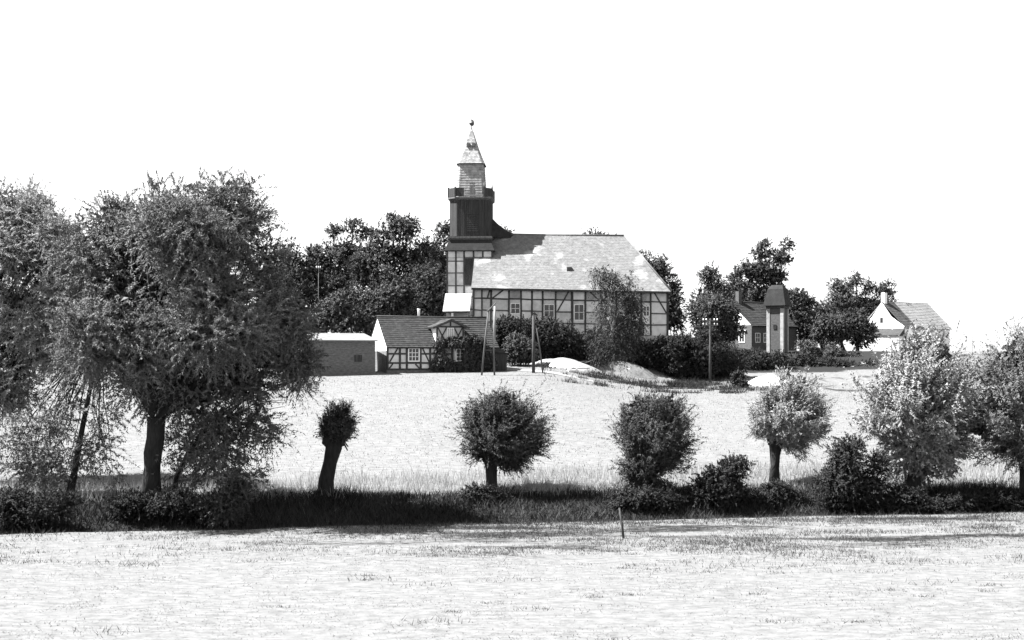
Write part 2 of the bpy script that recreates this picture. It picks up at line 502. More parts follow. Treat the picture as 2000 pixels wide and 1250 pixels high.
def roof_slope(name, parent, A, B, C, Dd, courses, m, cols=24, thick=.12, step=.04, seed=1, sag=.03, per_tone=True):
    """tiled slope: A,B eave left/right, C,Dd ridge right/left; every course a stepped row of tiles"""
    rng = random.Random(seed)
    A, B, C, Dd = map(Vector, (A, B, C, Dd))
    n = (B - A).cross(Dd - A)
    n.normalize()
    v, f, tone = [], [], []
    for i in range(courses):
        t0, t1 = i / courses, (i + 1) / courses + .01
        for j in range(cols):
            s0, s1 = j / cols, (j + 1) / cols
            jit = rng.uniform(-.008, .008)
            q = []
            for s, t in ((s0, t0), (s1, t0), (s1, t1), (s0, t1)):
                lo = A.lerp(B, s); hi = Dd.lerp(C, s)
                p = lo.lerp(hi, t)
                sg = -sag * math.sin(math.pi * s * 2.3 + 1) * math.sin(math.pi * min(t, 1))
                q.append(p + n * (sg + (step if t == t0 else 0) + jit))
            low = [q[0] - n * step * 1.3, q[1] - n * step * 1.3]
            k = len(v); v += q + low
            f += [(k, k + 1, k + 2, k + 3), (k + 4, k + 5, k + 1, k)]
            tn = rng.random(); tone += [tn, tn]
    k = len(v)
    v += [p - n * thick for p in (A, B, C, Dd)] + [p for p in (A, B, C, Dd)]
    f += [(k + 3, k + 2, k + 1, k), (k, k + 1, k + 5, k + 4), (k + 1, k + 2, k + 6, k + 5), (k + 3, k, k + 4, k + 7), (k + 2, k + 3, k + 7, k + 6)]
    tone += [.5] * 5
    o = pyd(name, v, f, m, parent)
    a = o.data.attributes.new("tone", 'FLOAT', 'FACE'); a.data.foreach_set("value", np.array(tone, dtype=np.float32))
    return o

def window(parent, x0, x1, z0, z1, yf, cols=2, rows=3, name="window", fw=.09, proud=.05, depth=.14, mf='frame', mg='glass'):
    """frame, mullions and panes; yf is the wall face"""
    w = boxes(name, parent, [(x0, x0 + fw, yf - proud, yf + depth, z0, z1), (x1 - fw, x1, yf - proud, yf + depth, z0, z1),
                             (x0 + fw, x1 - fw, yf - proud, yf + depth, z0, z0 + fw), (x0 + fw, x1 - fw, yf - proud, yf + depth, z1 - fw, z1)], M[mf])
    xi0, xi1, zi0, zi1 = x0 + fw, x1 - fw, z0 + fw, z1 - fw
    cw, ch = (xi1 - xi0) / cols, (zi1 - zi0) / rows
    bt = min(.05, cw * .25)
    for c in range(1, cols):
        xm = xi0 + c * cw
        box("mullion", w, xm - bt / 2, xm + bt / 2, yf - proud * .6, yf + .02, zi0, zi1, M[mf])
    for r_ in range(1, rows):
        zm = zi0 + r_ * ch
        for c in range(cols):
            box("glazing_bar", w, xi0 + c * cw + bt / 2, xi0 + (c + 1) * cw - bt / 2, yf - proud * .4, yf + .02, zm - bt / 2, zm + bt / 2, M[mf])
    for r_ in range(rows):
        for c in range(cols):
            box("pane", w, xi0 + c * cw + .004, xi0 + (c + 1) * cw - .004, yf + .03, yf + .04, zi0 + r_ * ch + .004, zi0 + (r_ + 1) * ch - .004, M[mg])
    return w

def ring(half, ch, z, cx, cy):
    h, c = half, ch
    return [(cx - h + c, cy - h, z), (cx + h - c, cy - h, z), (cx + h, cy - h + c, z), (cx + h, cy + h - c, z),
            (cx + h - c, cy + h, z), (cx - h + c, cy + h, z), (cx - h, cy + h - c, z), (cx - h, cy - h + c, z)]

def loft(name, parent, rings, m, cap0=True, cap1=True):
    n = len(rings[0]); v = [p for r_ in rings for p in r_]; f = []
    for i in range(len(rings) - 1):
        for k in range(n):
            f.append((i * n + k, i * n + (k + 1) % n, (i + 1) * n + (k + 1) % n, (i + 1) * n + k))
    if cap0: f.append(tuple(range(n - 1, -1, -1)))
    if cap1: f.append(tuple((len(rings) - 1) * n + k for k in range(n)))
    return pyd(name, v, f, m, parent)

# ------------------------------------------------------------------ the church
cp = P(1114, 656, 150)
church = thing("church", "half-timbered church with boarded tower, gallery and pointed spire above the cottage", "church", cp, R(-3))
rnd = random.Random(3)
PL = ['plaster', 'plaster', 'plaster_grey', 'plaster_grey', 'plaster_dark']
posts = [925, 941, 959, 993.5, 1017.5, 1039, 1059.5, 1085, 1118, 1143, 1174, 1204, 1233, 1252, 1271, 1304]
def slope(px, a, b):     # a line of the sagging front, read at its two ends
    return a + (b - a) * (px - 922) / (1306 - 922)
rows_py = [(558.5, 566), (582.5, 590), (605.5, 613), (628, 635), (650, 657)]
X = [LOC(church, p, 600, 0)[0] for p in posts]
Z = [[LOC(church, p, slope(p, *r_), 0)[1] for p in posts] for r_ in rows_py]
xl, xr = X[0] - .12, X[-1] + .12
DEP = 13.0
zb = -2.0
zeL, zeR = LOC(church, 922, 558.5, 0)[1], LOC(church, 1306, 566, 0)[1]
ztop = min(zeL, zeR) - .1
wall = hexa("wall", church, [(xl + .1, .14, zb), (xr - .1, .14, zb), (xr - .1, DEP, zb), (xl + .1, DEP, zb),
                            (xl + .1, .14, zeL - .12), (xr - .1, .14, zeR - .12), (xr - .1, DEP, zeR - .12), (xl + .1, DEP, zeL - .12)], M['plaster_grey'])
wins = {3: (592, 613), 6: (594, 620), 8: (594, 626), 12: (597, 620), 13: (597, 618)}   # bay -> rows
winpx = {3: (997, 1016), 6: (1062, 1083), 8: (1121, 1141), 12: (1235, 1250), 13: (1256, 1269)}
for i, x in enumerate(X):
    w = .26 if i in (0, 2, 8, 15) else .2
    beam("post", church, x + rnd.uniform(-.06, .06), zb + .02, x + rnd.uniform(-.05, .05), Z[0][i], w * rnd.uniform(.85, 1.15), -.05 - .004 * (i % 3), .16, M['timber'])
for r_ in range(1, 5):
    for i in range(len(X) - 1):
        if r_ in (1, 2) and i in wins and not (r_ == 1):
            continue
        beam("rail", church, X[i] + .09, Z[r_][i] + rnd.uniform(-.05, .05), X[i + 1] - .09, Z[r_][i + 1] + rnd.uniform(-.05, .05), .16 * rnd.uniform(.8, 1.15), -.035, .15, M['timber_grey' if r_ in (2, 3) else 'timber'])
beam("wall_plate", church, xl, zeL - .14, xr, zeR - .14, .28, -.09, .2, M['timber'])
for i in range(len(X) - 1):          # plaster panels between the timbers
    for r_ in range(0, 4):
        za, zb_ = (Z[r_ + 1][i] + Z[r_ + 1][i + 1]) / 2 + .07, (Z[r_][i] + Z[r_][i + 1]) / 2 - .07
        x0, x1 = X[i] + .09, X[i + 1] - .09
        m = M[rnd.choice(PL[:4] if r_ else PL[1:])]  # top row picks darker plasters: eave shade put into the colour
        y0 = .005 + rnd.uniform(0, .02)
        if i in wins and r_ in (1, 2):
            continue
        hexa("infill_panel", church, [(x0, y0, za), (x1, y0, za), (x1, .16, za), (x0, .16, za), (x0, y0, zb_), (x1, y0, zb_), (x1, .16, zb_), (x0, .16, zb_)], m)
    if i in wins:
        a, c = winpx[i]; t, b_ = wins[i]
        wx0, wz1 = LOC(church, a, t, 0); wx1, wz0 = LOC(church, c, b_, 0)
        window(church, wx0, wx1, wz0, wz1, .02, 2, 2, fw=.09, proud=.02, depth=.12)
        zt = (Z[1][i] + Z[1][i + 1]) / 2 - .085; zl = (Z[3][i] + Z[3][i + 1]) / 2 + .085
        x0, x1 = X[i] + .1, X[i + 1] - .1
        if wx0 > x0 + .05: box("infill_panel", church, x0, wx0 - .01, .02, .16, zl, zt, M['plaster_grey'])
        if x1 > wx1 + .05: box("infill_panel", church, wx1 + .01, x1, .02, .16, zl, zt, M['plaster'])
        if wz0 - .02 > zl: box("infill_panel", church, wx0, wx1, .02, .16, zl, wz0 - .01, M['plaster'])
        if zt > wz1 + .02: box("infill_panel", church, wx0, wx1, .02, .16, wz1 + .01, zt, M['plaster_grey'])
for (a, ra, c, rc) in ((2.05, 1, 2.95, 0), (7.1, 2, 7.9, 0), (9.05, 0, 9.9, 1), (14.1, 0, 14.95, 2), (1.95, 0, 1.6, 1), (10.1, 1, 10.9, 0)):
    def bx(i, r_):
        k = int(i); f = i - k
        return X[k] * (1 - f) + X[k + 1] * f, Z[r_][k] * (1 - f) + Z[r_][k + 1] * f
    (xa, za), (xb, zb2) = bx(a, ra), bx(c, rc)
    beam("brace", church, xa, za, xb, zb2, .17, -.028, .12, M['timber'])
# nave roof
RY = 6.5
zr = LOC(church, 1100, 457.5, RY)[1]
xrr = LOC(church, 1219, 460, RY)[0]
eL, eR = zeL - .25, zeR - .25
oh = .55
xL, xR = xl - .12, xr + .3
A_, B_ = (xL, -oh, eL), (xR, -oh, eR)
zrR = LOC(church, 1219, 460.5, RY)[1]
C_, D_ = (xrr, RY, zrR), (xL, RY, zr + .1)
Bb, Ab = (xR, DEP + oh, eR), (xL, DEP + oh, eL)
roof_slope("roof", church, A_, B_, C_, D_, 34, M['tile_old'], 96, seed=11, sag=.08, step=.018)
roof_slope("hip_roof", church, B_, Bb, C_, C_, 30, M['tile_old'], 24, seed=12, step=.018)
roof_slope("rear_roof", church, Bb, Ab, D_, C_, 20, M['tile_old'], 24, seed=13)
tubes("ridge_tiles", church, [([Vector(D_) + Vector((0, 0, .05)), Vector(D_).lerp(Vector(C_), .5) + Vector((0, 0, -.02)), Vector(C_) + Vector((0, 0, .05))], [.13] * 3),
                              ([Vector(C_) + Vector((0, 0, .05)), Vector(B_) + Vector((0, 0, .08))], [.12] * 2)], M['tile_old'], 6)
beam("eave_board", church, xL, eL - .13, xR, eR - .13, .2, -oh + .03, -oh + .3, M['timber'])
prism("gable", church, [(.2, zeL - .15), (DEP - .2, zeL - .15), (RY, zr - .2)], 'x', xl + .12, xl + .3, M['plaster_grey'])
hx, hz = LOC(church, 1112, 526, 2.2)
hatch = hexa("roof_hatch", church, [(hx - .3, 1.6, hz - .35), (hx + .3, 1.6, hz - .35), (hx + .3, 2.6, hz - .3), (hx - .3, 2.6, hz - .3),
                                   (hx - .3, 1.65, hz + .25), (hx + .3, 1.65, hz + .25), (hx + .3, 2.6, hz + .3), (hx - .3, 2.6, hz + .3)], M['board'])

# tower
TYF = 3.5
tx0 = LOC(church, 872.5, 520, TYF)[0]; tx1 = LOC(church, 962, 520, TYF)[0]
tw = (tx1 - tx0) / 2; tcx = (tx0 + tx1) / 2; tcy = TYF + tw
def tzz(py, y=TYF):
    return LOC(church, 920, py, y)[1]
zsk = tzz(489)
box("tower_wall", church, tx0 + .08, tx1 - .08, TYF + .12, TYF + 2 * tw, zb, zsk, M['plaster_grey'])
tp = [LOC(church, p, 520, TYF)[0] for p in (873.5, 890.5, 906.5, 925, 943, 961)]
tr = [tzz(p) for p in (489, 503, 510, 533, 558, 580, 604, 640)]
for x in tp:
    beam("tower_post", church, x, zb + .02, x, zsk, .2, TYF - .05, TYF + .14, M['timber'])
for r_, z in enumerate(tr[1:7]):
    for i in range(5):
        if r_ == 0 and i < 2: continue
        if r_ in (1, 2) and i == 2: continue
        beam("tower_rail", church, tp[i] + .11, z, tp[i + 1] - .11, z, .15, TYF - .035, TYF + .13, M['timber_grey'])
for i in range(5):
    for r_ in range(7):
        if i == 2 and r_ in (1, 2, 3): continue
        box("tower_infill_panel", church, tp[i] + .09, tp[i + 1] - .09, TYF + rnd.uniform(.005, .02), TYF + .13, tr[r_ + 1] + .06, tr[r_] - .06,
            M['plaster' if rnd.random() < .5 else 'plaster_grey'])
bl = []
n = 6
for k in range(n):
    a = tp[2] + .1 + (tp[3] - tp[2] - .2) * k / n; c = tp[2] + .1 + (tp[3] - tp[2] - .2) * (k + 1) / n
    bl.append((a + .008, c - .008, TYF - .01 - rnd.uniform(0, .02), TYF + .1, tr[4] + .1, tr[1] - .1))
boxes("tower_shutter", church, bl, M['board'])
# left side of the tower
for yk in (0.1, .34, .66, .9):
    box("tower_post", church, tx0 - .02, tx0 + .2, TYF + 2 * tw * yk - .1, TYF + 2 * tw * yk + .1, zb + .02, zsk, M['timber'])
# skirt roof
skirt = loft("skirt_roof", church, [ring(tw + .28, .02, zsk - .12, tcx, tcy), ring(tw + .28, .02, zsk, tcx, tcy), ring(tw - .32, .02, tzz(467, tcy - tw), tcx, tcy)], M['tile_dark'])
loft("cornice", church, [ring(tw - .3, .02, tzz(467, tcy - tw) - .05, tcx, tcy), ring(tw - .08, .02, tzz(465, tcy - tw) + .02, tcx, tcy), ring(tw - .08, .02, tzz(461, tcy - tw), tcx, tcy)], M['timber_grey'])
# boarded octagonal shaft
zs0, zs1 = tzz(461, tcy - tw), tzz(386, tcy - tw)
hb = (LOC(church, 964.5, 420, tcy - tw)[0] - LOC(church, 883.5, 420, tcy - tw)[0]) / 2 * 1.005
chb = hb * .36
loft("tower_shaft", church, [ring(hb - .06, chb, zs0, tcx, tcy), ring(hb - .06, chb, zs1, tcx, tcy)], M['board'])
v, f = [], []
rg = ring(hb, chb, 0, tcx, tcy)
for k in range(8):
    a = Vector(rg[k]); c = Vector(rg[(k + 1) % 8]); d = c - a; L_ = d.length; d.normalize(); nn = Vector((d.y, -d.x, 0))
    nb = max(2, int(L_ / .24))
    for q in range(nb):
        s0, s1 = L_ * q / nb + .012, L_ * (q + 1) / nb - .012
        off = rnd.uniform(-.02, .03); zt = zs1 - .02; zlo = zs0 + .02 + rnd.uniform(0, .05)
        p = [a + d * s0 - nn * .07, a + d * s1 - nn * .07, a + d * s1 + nn * off, a + d * s0 + nn * off]
        k0 = len(v)
        v += [(w_.x, w_.y, zlo) for w_ in p] + [(w_.x, w_.y, zt) for w_ in p]
        f += [tuple(i + k0 for i in (3, 2, 6, 7)), tuple(i + k0 for i in (2, 1, 5, 6)), tuple(i + k0 for i in (0, 3, 7, 4))]
boards = pyd("shaft_boards", v, f, M['board'], church)
boards["kind"] = "stuff"
lx0, lz0 = LOC(church, 912, 452, tcy - hb); lx1, lz1 = LOC(church, 934, 415, tcy - hb)
lou = boxes("sound_louvre", church, [(lx0, lx1, tcy - hb - .07, tcy - hb + .02, lz0 + (lz1 - lz0) * k / 9, lz0 + (lz1 - lz0) * (k + .6) / 9) for k in range(9)], M['board'])
# gallery
zg = zs1
gal = loft("gallery", church, [ring(hb - .02, chb, zg - .25, tcx, tcy), ring(hb + .22, chb, zg - .05, tcx, tcy), ring(hb + .22, chb, zg + .14, tcx, tcy)], M['timber_grey'])
zp = tzz(366, tcy - tw)
rg = ring(hb + .14, chb, 0, tcx, tcy)
for k in range(8):
    a = Vector(rg[k]); c = Vector(rg[(k + 1) % 8]); d = (c - a).normalized(); nn = Vector((d.y, -d.x, 0)); L_ = (c - a).length
    box("gallery_post", gal, a.x - .09, a.x + .09, a.y - .09, a.y + .09, zg + .14, zp + .12, M['timber'])
    if k in (1, 2):
        tubes("finial", gal, [([(a.x, a.y, zp + .1), (a.x, a.y, zp + .3), (a.x, a.y, zp + .7)], [.07, .06, .01])], M['pale_wood'], 6)
    lo_, hi_ = zg + .2, zp
    segs = [(.1, L_ - .1, hi_)]
    if k == 0: segs = [(.1, L_ * .3, hi_), (L_ * .3, L_ - .1, lo_ + .22)]
    for s0, s1, h in segs:
        p = [a + d * s0 - nn * .03, a + d * s1 - nn * .03, a + d * s1 + nn * .03, a + d * s0 + nn * .03]
        hexa("parapet", gal, [(w_.x, w_.y, lo_) for w_ in p] + [(w_.x, w_.y, h) for w_ in p], M['board'] if h == hi_ else M['pale_wood'])
# spire
zt0, zt1 = zg + .14, tzz(321, tcy)
h0, h1 = 1.86, 1.58
def tiled_ring(name, rings, m, nrow, ncol=6, seed=4):
    """slope between octagonal rings laid with shingle courses"""
    rng = random.Random(seed); v, f, tone = [], [], []
    for (ra, rb, nr) in zip(rings[:-1], rings[1:], nrow):
        for k in range(8):
            a, b2, c, d = map(Vector, (ra[k], ra[(k + 1) % 8], rb[(k + 1) % 8], rb[k]))
            n_ = (b2 - a).cross(d - a); n_.normalize()
            nc = max(1, int((b2 - a).length / .28))
            for i in range(nr):
                for j in range(nc):
                    q = []
                    for s, t in ((j / nc, i / nr), ((j + 1) / nc, i / nr), ((j + 1) / nc, (i + 1) / nr), (j / nc, (i + 1) / nr)):
                        q.append(a.lerp(b2, s).lerp(d.lerp(c, s), t) + n_ * ((.03 if t == i / nr else 0) + rng.uniform(-.006, .006)))
                    k0 = len(v); v += q; f.append((k0, k0 + 1, k0 + 2, k0 + 3)); tone.append(rng.random())
    o = pyd(name, v, f, m, church)
    at_ = o.data.attributes.new("tone", 'FLOAT', 'FACE'); at_.data.foreach_set("value", np.array(tone, dtype=np.float32))
    return o
lantern = tiled_ring("lantern", [ring(h0, .34, zt0, tcx, tcy), ring(h1, .3, zt1, tcx, tcy)], M['shingle'], [14], seed=4)
loft("lantern_core", church, [ring(h0 - .05, .3, zt0, tcx, tcy), ring(h1 - .05, .3, zt1, tcx, tcy)], M['board'])
za_ = tzz(252, tcy)
hs = zt1 - .12
rr = [(1.78, 0), (1.28, .24), (.92, .45), (.55, .70), (.30, .87), (.06, 1.0)]
rings = [ring(h, h * .2, hs + (za_ - hs) * t, tcx, tcy) for h, t in rr]
spire = tiled_ring("spire", rings, M['shingle'], [6, 5, 6, 5, 4], seed=7)
loft("spire_eave", church, [ring(1.5, .3, hs - .1, tcx, tcy), ring(1.8, .36, hs - .06, tcx, tcy), ring(1.8, .36, hs + .02, tcx, tcy), ring(1.74, .35, hs + .03, tcx, tcy)], M['timber'])
for s in (-1, 1):        # two small openings high on the spire
    zz = tzz(285, tcy)
    hexa("spire_opening", spire, [(tcx + s * .34 - .2, tcy - 1.10, zz - .25), (tcx + s * .34 + .2, tcy - 1.10, zz - .25), (tcx + s * .34 + .2, tcy - .5, zz - .25), (tcx + s * .34 - .2, tcy - .5, zz - .25),
                                  (tcx + s * .34 - .2, tcy - .98, zz + .22), (tcx + s * .34 + .2, tcy - .98, zz + .22), (tcx + s * .34 + .2, tcy - .5, zz + .22), (tcx + s * .34 - .2, tcy - .5, zz + .22)], M['board'])
hexa("lantern_door", lantern, [(tcx - .1, tcy - 1.9, zt0 + .1), (tcx + .55, tcy - 1.9, zt0 + .1), (tcx + .55, tcy - 1.4, zt0 + .1), (tcx - .1, tcy - 1.4, zt0 + .1),
                               (tcx - .1, tcy - 1.76, zt0 + 1.9), (tcx + .55, tcy - 1.76, zt0 + 1.9), (tcx + .55, tcy - 1.4, zt0 + 1.9), (tcx - .1, tcy - 1.4, zt0 + 1.9)], M['timber_grey'])
fin = tubes("spire_finial", church, [([(tcx, tcy, za_ - .3), (tcx, tcy, za_ + .15)], [.1, .08]), ([(tcx, tcy, za_ + .1), (tcx, tcy, za_ + 1.35)], [.04, .03]),
                                     ([(tcx, tcy, tzz(260, tcy) - .22), (tcx, tcy, tzz(260, tcy) - .12), (tcx, tcy, tzz(260, tcy) + .12), (tcx, tcy, tzz(260, tcy) + .22)], [.06, .27, .27, .06])], M['iron'], 10)
zc = tzz(246, tcy)
ck = [(-.05, 0), (.12, -.02), (.28, .1), (.34, .3), (.30, .55), (.22, .72), (.02, .78), (-.1, .66), (.04, .62), (.1, .5), (.02, .42), (-.12, .38), (-.25, .46), (-.3, .3), (-.2, .12)]
prism("weathercock", fin, [(tcx + a, zc + b_) for a, b_ in ck], 'y', tcy - .03, tcy + .03, M['iron'])
# little roof where the nave ridge meets the tower
sx0 = tcx + hb * .97; sx1 = LOC(church, 1004, 452, RY)[0]
s_top = tzz(425, RY)
zrid = zr + .1
curve = [(sx0, s_top), (sx0 + (sx1 - sx0) * .3, s_top - (s_top - zrid) * .42), (sx0 + (sx1 - sx0) * .65, s_top - (s_top - zrid) * .78), (sx1, zrid - .05)]
v, f = [], []
for (x, z) in curve:
    hgt = z - zrid + .3
    v += [(x, RY - .25 - hgt * .55, zrid - .6 - .0), (x, RY, z), (x, RY + .25 + hgt * .55, zrid - .6)]
for i in range(3):
    a = i * 3
    f += [(a, a + 3, a + 4, a + 1), (a + 1, a + 4, a + 5, a + 2)]
f += [(0, 1, 2), (11, 10, 9)]
pyd("saddle_roof", v, f, M['tile_dark'], church)
# bright lean-to porch in front of the tower
pa, pz1 = LOC(church, 870, 573.5, TYF); pb = LOC(church, 921, 573.5, TYF)[0]
py_f = .6
pa2, pz0 = LOC(church, 864.5, 608, py_f)
roof_slope("porch_roof", church, (pa2, py_f, pz0), (pb, py_f, pz0 + .03), (pb, TYF - .06, pz1), (pa, TYF - .06, pz1), 9, M['lime_roof'], 8, seed=21, step=.015, sag=.01)
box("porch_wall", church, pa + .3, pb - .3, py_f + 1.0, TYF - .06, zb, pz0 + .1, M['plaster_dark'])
qx = LOC(church, 883.5, 610, py_f + .2)[0]
box("porch_post", church, qx - .12, qx + .12, py_f + .1, py_f + .3, zb, pz0 - .05, M['white'])
box("porch_post", church, pa + .15, pa + .35, py_f + .1, py_f + .3, zb, pz0 - .05, M['timber'])
beam("porch_beam", church, pa + .05, pz0 - .1, pb - .02, pz0 - .08, .2, py_f + .08, py_f + .33, M['timber'])

# ------------------------------------------------------------------ the cottage
gp = P(756, 728, 115)
cot = thing("cottage", "dark-roofed half-timbered cottage with white gable and timbered dormer below the church", "cottage", gp, R(20))
def cl(px, py, y=0): return LOC(cot, px, py, y)
CX = [cl(p, 700)[0] for p in (757, 781, 794.5, 821.5, 840, 864, 884, 910, 930, 962)]
clen = CX[-1] + .1
ceave = cl(757, 674)[1]; CD = 7.0
cr = [cl(p, q)[1] for p, q in ((757, 675), (757, 691), (757, 709), (757, 722))]
box("plinth", cot, -.02, clen + .02, -.06, CD, -1.2, cr[3] - .02, M['brick'])
box("wall", cot, .06, clen - .06, .12, CD - .1, cr[3] - .02, ceave, M['plaster_dark'])
for i, x in enumerate(CX):
    beam("post", cot, x, cr[3], x, ceave, .19, -.05, .14, M['timber'])
for r_ in (1, 2):
    for i in range(len(CX) - 1):
        if r_ == 1 and i in (2, 6): continue
        beam("rail", cot, CX[i] + .1, cr[r_], CX[i + 1] - .1, cr[r_], .16, -.035, .13, M['timber'])
beam("sill_beam", cot, 0, cr[3] + .02, clen, cr[3] + .02, .18, -.07, .16, M['timber'])
beam("wall_plate", cot, 0, ceave - .06, clen, ceave - .06, .2, -.07, .16, M['timber'])
for i in range(len(CX) - 1):
    for r_ in range(3):
        if i in (2, 6) and r_ in (0, 1): continue
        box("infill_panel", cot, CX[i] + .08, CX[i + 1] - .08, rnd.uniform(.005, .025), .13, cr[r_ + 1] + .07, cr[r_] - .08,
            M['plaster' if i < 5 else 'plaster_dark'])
wx0, wz1 = cl(796.5, 679); wx1, wz0 = cl(819.5, 706.5)
window(cot, wx0, wx1, wz0, wz1, .0, 3, 3, fw=.11, proud=.09)
for a, c in ((CX[2] + .1, wx0 - .01), (wx1 + .01, CX[3] - .1)):
    if c - a > .04: box("infill_panel", cot, a, c, .02, .13, cr[2] + .08, ceave - .17, M['white'])
wx0, wz1 = cl(889, 681); wx1, wz0 = cl(908, 706)
window(cot, wx0, wx1, wz0, wz1, .0, 2, 3, fw=.11, proud=.09)
for a, c in ((CX[6] + .1, wx0 - .01), (wx1 + .01, CX[7] - .1)):
    if c - a > .04: box("infill_panel", cot, a, c, .02, .13, cr[2] + .08, ceave - .17, M['plaster_grey'])
beam("brace", cot, CX[0] + .2, cr[2] + .1, CX[1] - .12, cr[0] - .1, .14, -.028, .1, M['timber'])
beam("brace", cot, CX[0] + .15, cr[3] + .1, CX[0] + .5, cr[2] - .08, .13, -.028, .1, M['timber'])
beam("brace", cot, CX[3] - .5, cr[2] - .1, CX[3] - .12, cr[3] + .12, .13, -.028, .1, M['timber'])
beam("brace", cot, CX[3] + .12, cr[0] - .1, CX[4] - .1, cr[2] + .1, .13, -.028, .1, M['timber'])
cridge = cl(738, 620, 3.5)[1]
# gable end, limewashed above, brick below
prism("gable_wall", cot, [(.0, 2.05), (CD, 2.05), (CD, ceave), (3.5, cridge - .12), (.0, ceave)], 'x', -.06, .05, M['white'])
box("gable_plinth", cot, -.045, .05, .0, CD, -1.2, 2.05, M['brick'])
prism("far_gable_wall", cot, [(.0, .4), (CD, .4), (CD, ceave), (3.5, cridge - .12), (.0, ceave)], 'x', clen - .05, clen + .06, M['plaster_grey'])
er = .38
sl = (cridge - ceave) / 3.5
xo0, xo1 = -.1, cl(950, 622, 3.5)[0]
roof_slope("roof", cot, (xo0, -er, ceave - er * sl + .08), (xo1, -er, ceave - er * sl + .08), (xo1, 3.5, cridge + .08), (xo0, 3.5, cridge + .08), 15, M['tile_dark'], 44, seed=31, sag=.05, step=.05)
roof_slope("rear_roof", cot, (xo1, CD + er, ceave - er * sl + .08), (xo0, CD + er, ceave - er * sl + .08), (xo0, 3.5, cridge + .08), (xo1, 3.5, cridge + .08), 12, M['tile_dark'], 24, seed=32)
tubes("ridge_tiles", cot, [([(xo0, 3.5, cridge + .12), (xo1 * .5, 3.5, cridge + .08), (xo1, 3.5, cridge + .12)], [.11] * 3)], M['tile_mid'], 6)
tubes("chimney_pot", cot, [([(cl(818, 610, 3.9)[0], 3.9, cridge - .3), (cl(818, 610, 3.9)[0], 3.9, cridge + .75), (cl(818, 610, 3.9)[0], 3.9, cridge + .9)], [.13, .13, .18])], M['frame'], 8)
# dormer
DY = .15
dx0 = cl(852.5, 650, DY)[0]; dx1 = cl(906, 650, DY)[0]; dxm = cl(880, 650, DY)[0]
dzt = cl(880, 637, DY)[1]; dzb = ceave - .1; dzr = cl(880, 625, DY)[1]
dorm = prism("dormer", cot, [(dx0, dzb), (dx1, dzb), (dx1, dzt), (dxm, dzr), (dx0, dzt)], 'y', DY + .06, DY + .2, M['plaster_grey'])
def cheek(x0, x1, m):
    yb = min(3.4, (dzt - ceave) / sl + .2)
    v = [(x0, DY + .04, dzb), (x0, DY + .04, dzt), (x0, yb, dzt), (x1, DY + .04, dzb), (x1, DY + .04, dzt), (x1, yb, dzt)]
    return pyd("dormer_cheek", v, [(0, 1, 2), (5, 4, 3), (0, 3, 4, 1), (1, 4, 5, 2), (2, 5, 3, 0)], m, dorm)
cheek(dx0 - .05, dx0 + .05, M['white']); cheek(dx1 - .05, dx1 + .05, M['plaster_grey'])
for xa, za, xb, zb2 in ((dx0 + .06, dzb, dx0 + .06, dzt), (dx1 - .06, dzb, dx1 - .06, dzt), (dx0, dzt - .06, dx1, dzt - .06), (dxm, dzt, dxm, dzr - .1),
                        (dx0, dzt - .02, dxm, dzr - .02), (dxm, dzr - .02, dx1, dzt - .02)):
    beam("dormer_timber", dorm, xa, za, xb, zb2, .15, DY - .02, DY + .08, M['timber'])
zc1 = dzt - .15; zc0 = dzb + .25
for s in (0, 1):
    x0, x1 = (dx0 + .15, dxm - .38) if s == 0 else (dxm + .38, dx1 - .15)
    beam("dormer_brace", dorm, x0, zc0, x1, zc1, .11, DY - .01, DY + .07, M['timber'])
    beam("dormer_brace", dorm, x0, zc1, x1, zc0, .11, DY - .006, DY + .066, M['timber'])
window(dorm, dxm - .36, dxm + .36, dzb + .35, dzt - .16, DY + .05, 3, 1, "dormer_window", fw=.07, proud=.06, depth=.06)
for s in (-1, 1):
    xe = (dx0 - .45) if s < 0 else (dx1 + .45)
    ze = dzt - .45 * (dzr - dzt) / (dxm - dx0) + .08
    a, c = (xe, DY - .35, ze), (xe, 3.4, ze)
    r0, r1 = (dxm, DY - .35, dzr + .1), (dxm, 3.4, dzr + .1)
    if s < 0: roof_slope("dormer_roof", dorm, c, a, r0, r1, 6, M['tile_mid'], 10, seed=41, step=.04)
    else: roof_slope("dormer_roof", dorm, a, c, r1, r0, 6, M['tile_mid'], 10, seed=42, step=.04)
    beam("barge_board", dorm, xe, ze - .1, dxm, dzr - .08, .16, DY - .4, DY - .34, M['timber'])
# lean-to at its far end
sx, szt = cl(966, 690, .4); sx1_ = cl(990, 690, .4)[0]
lean = box("lean_to", cot, clen + .08, sx1_, .4, 3.8, -1.0, szt, M['board'])
hexa("lean_to_roof", lean, [(clen + .08, .2, szt + .0), (sx1_ + .15, .2, szt - .05), (sx1_ + .15, 4, szt + .6), (clen + .08, 4, szt + .65),
                            (clen + .08, .2, szt + .1), (sx1_ + .15, .2, szt + .05), (sx1_ + .15, 4, szt + .7), (clen + .08, 4, szt + .75)], M['tile_dark'])

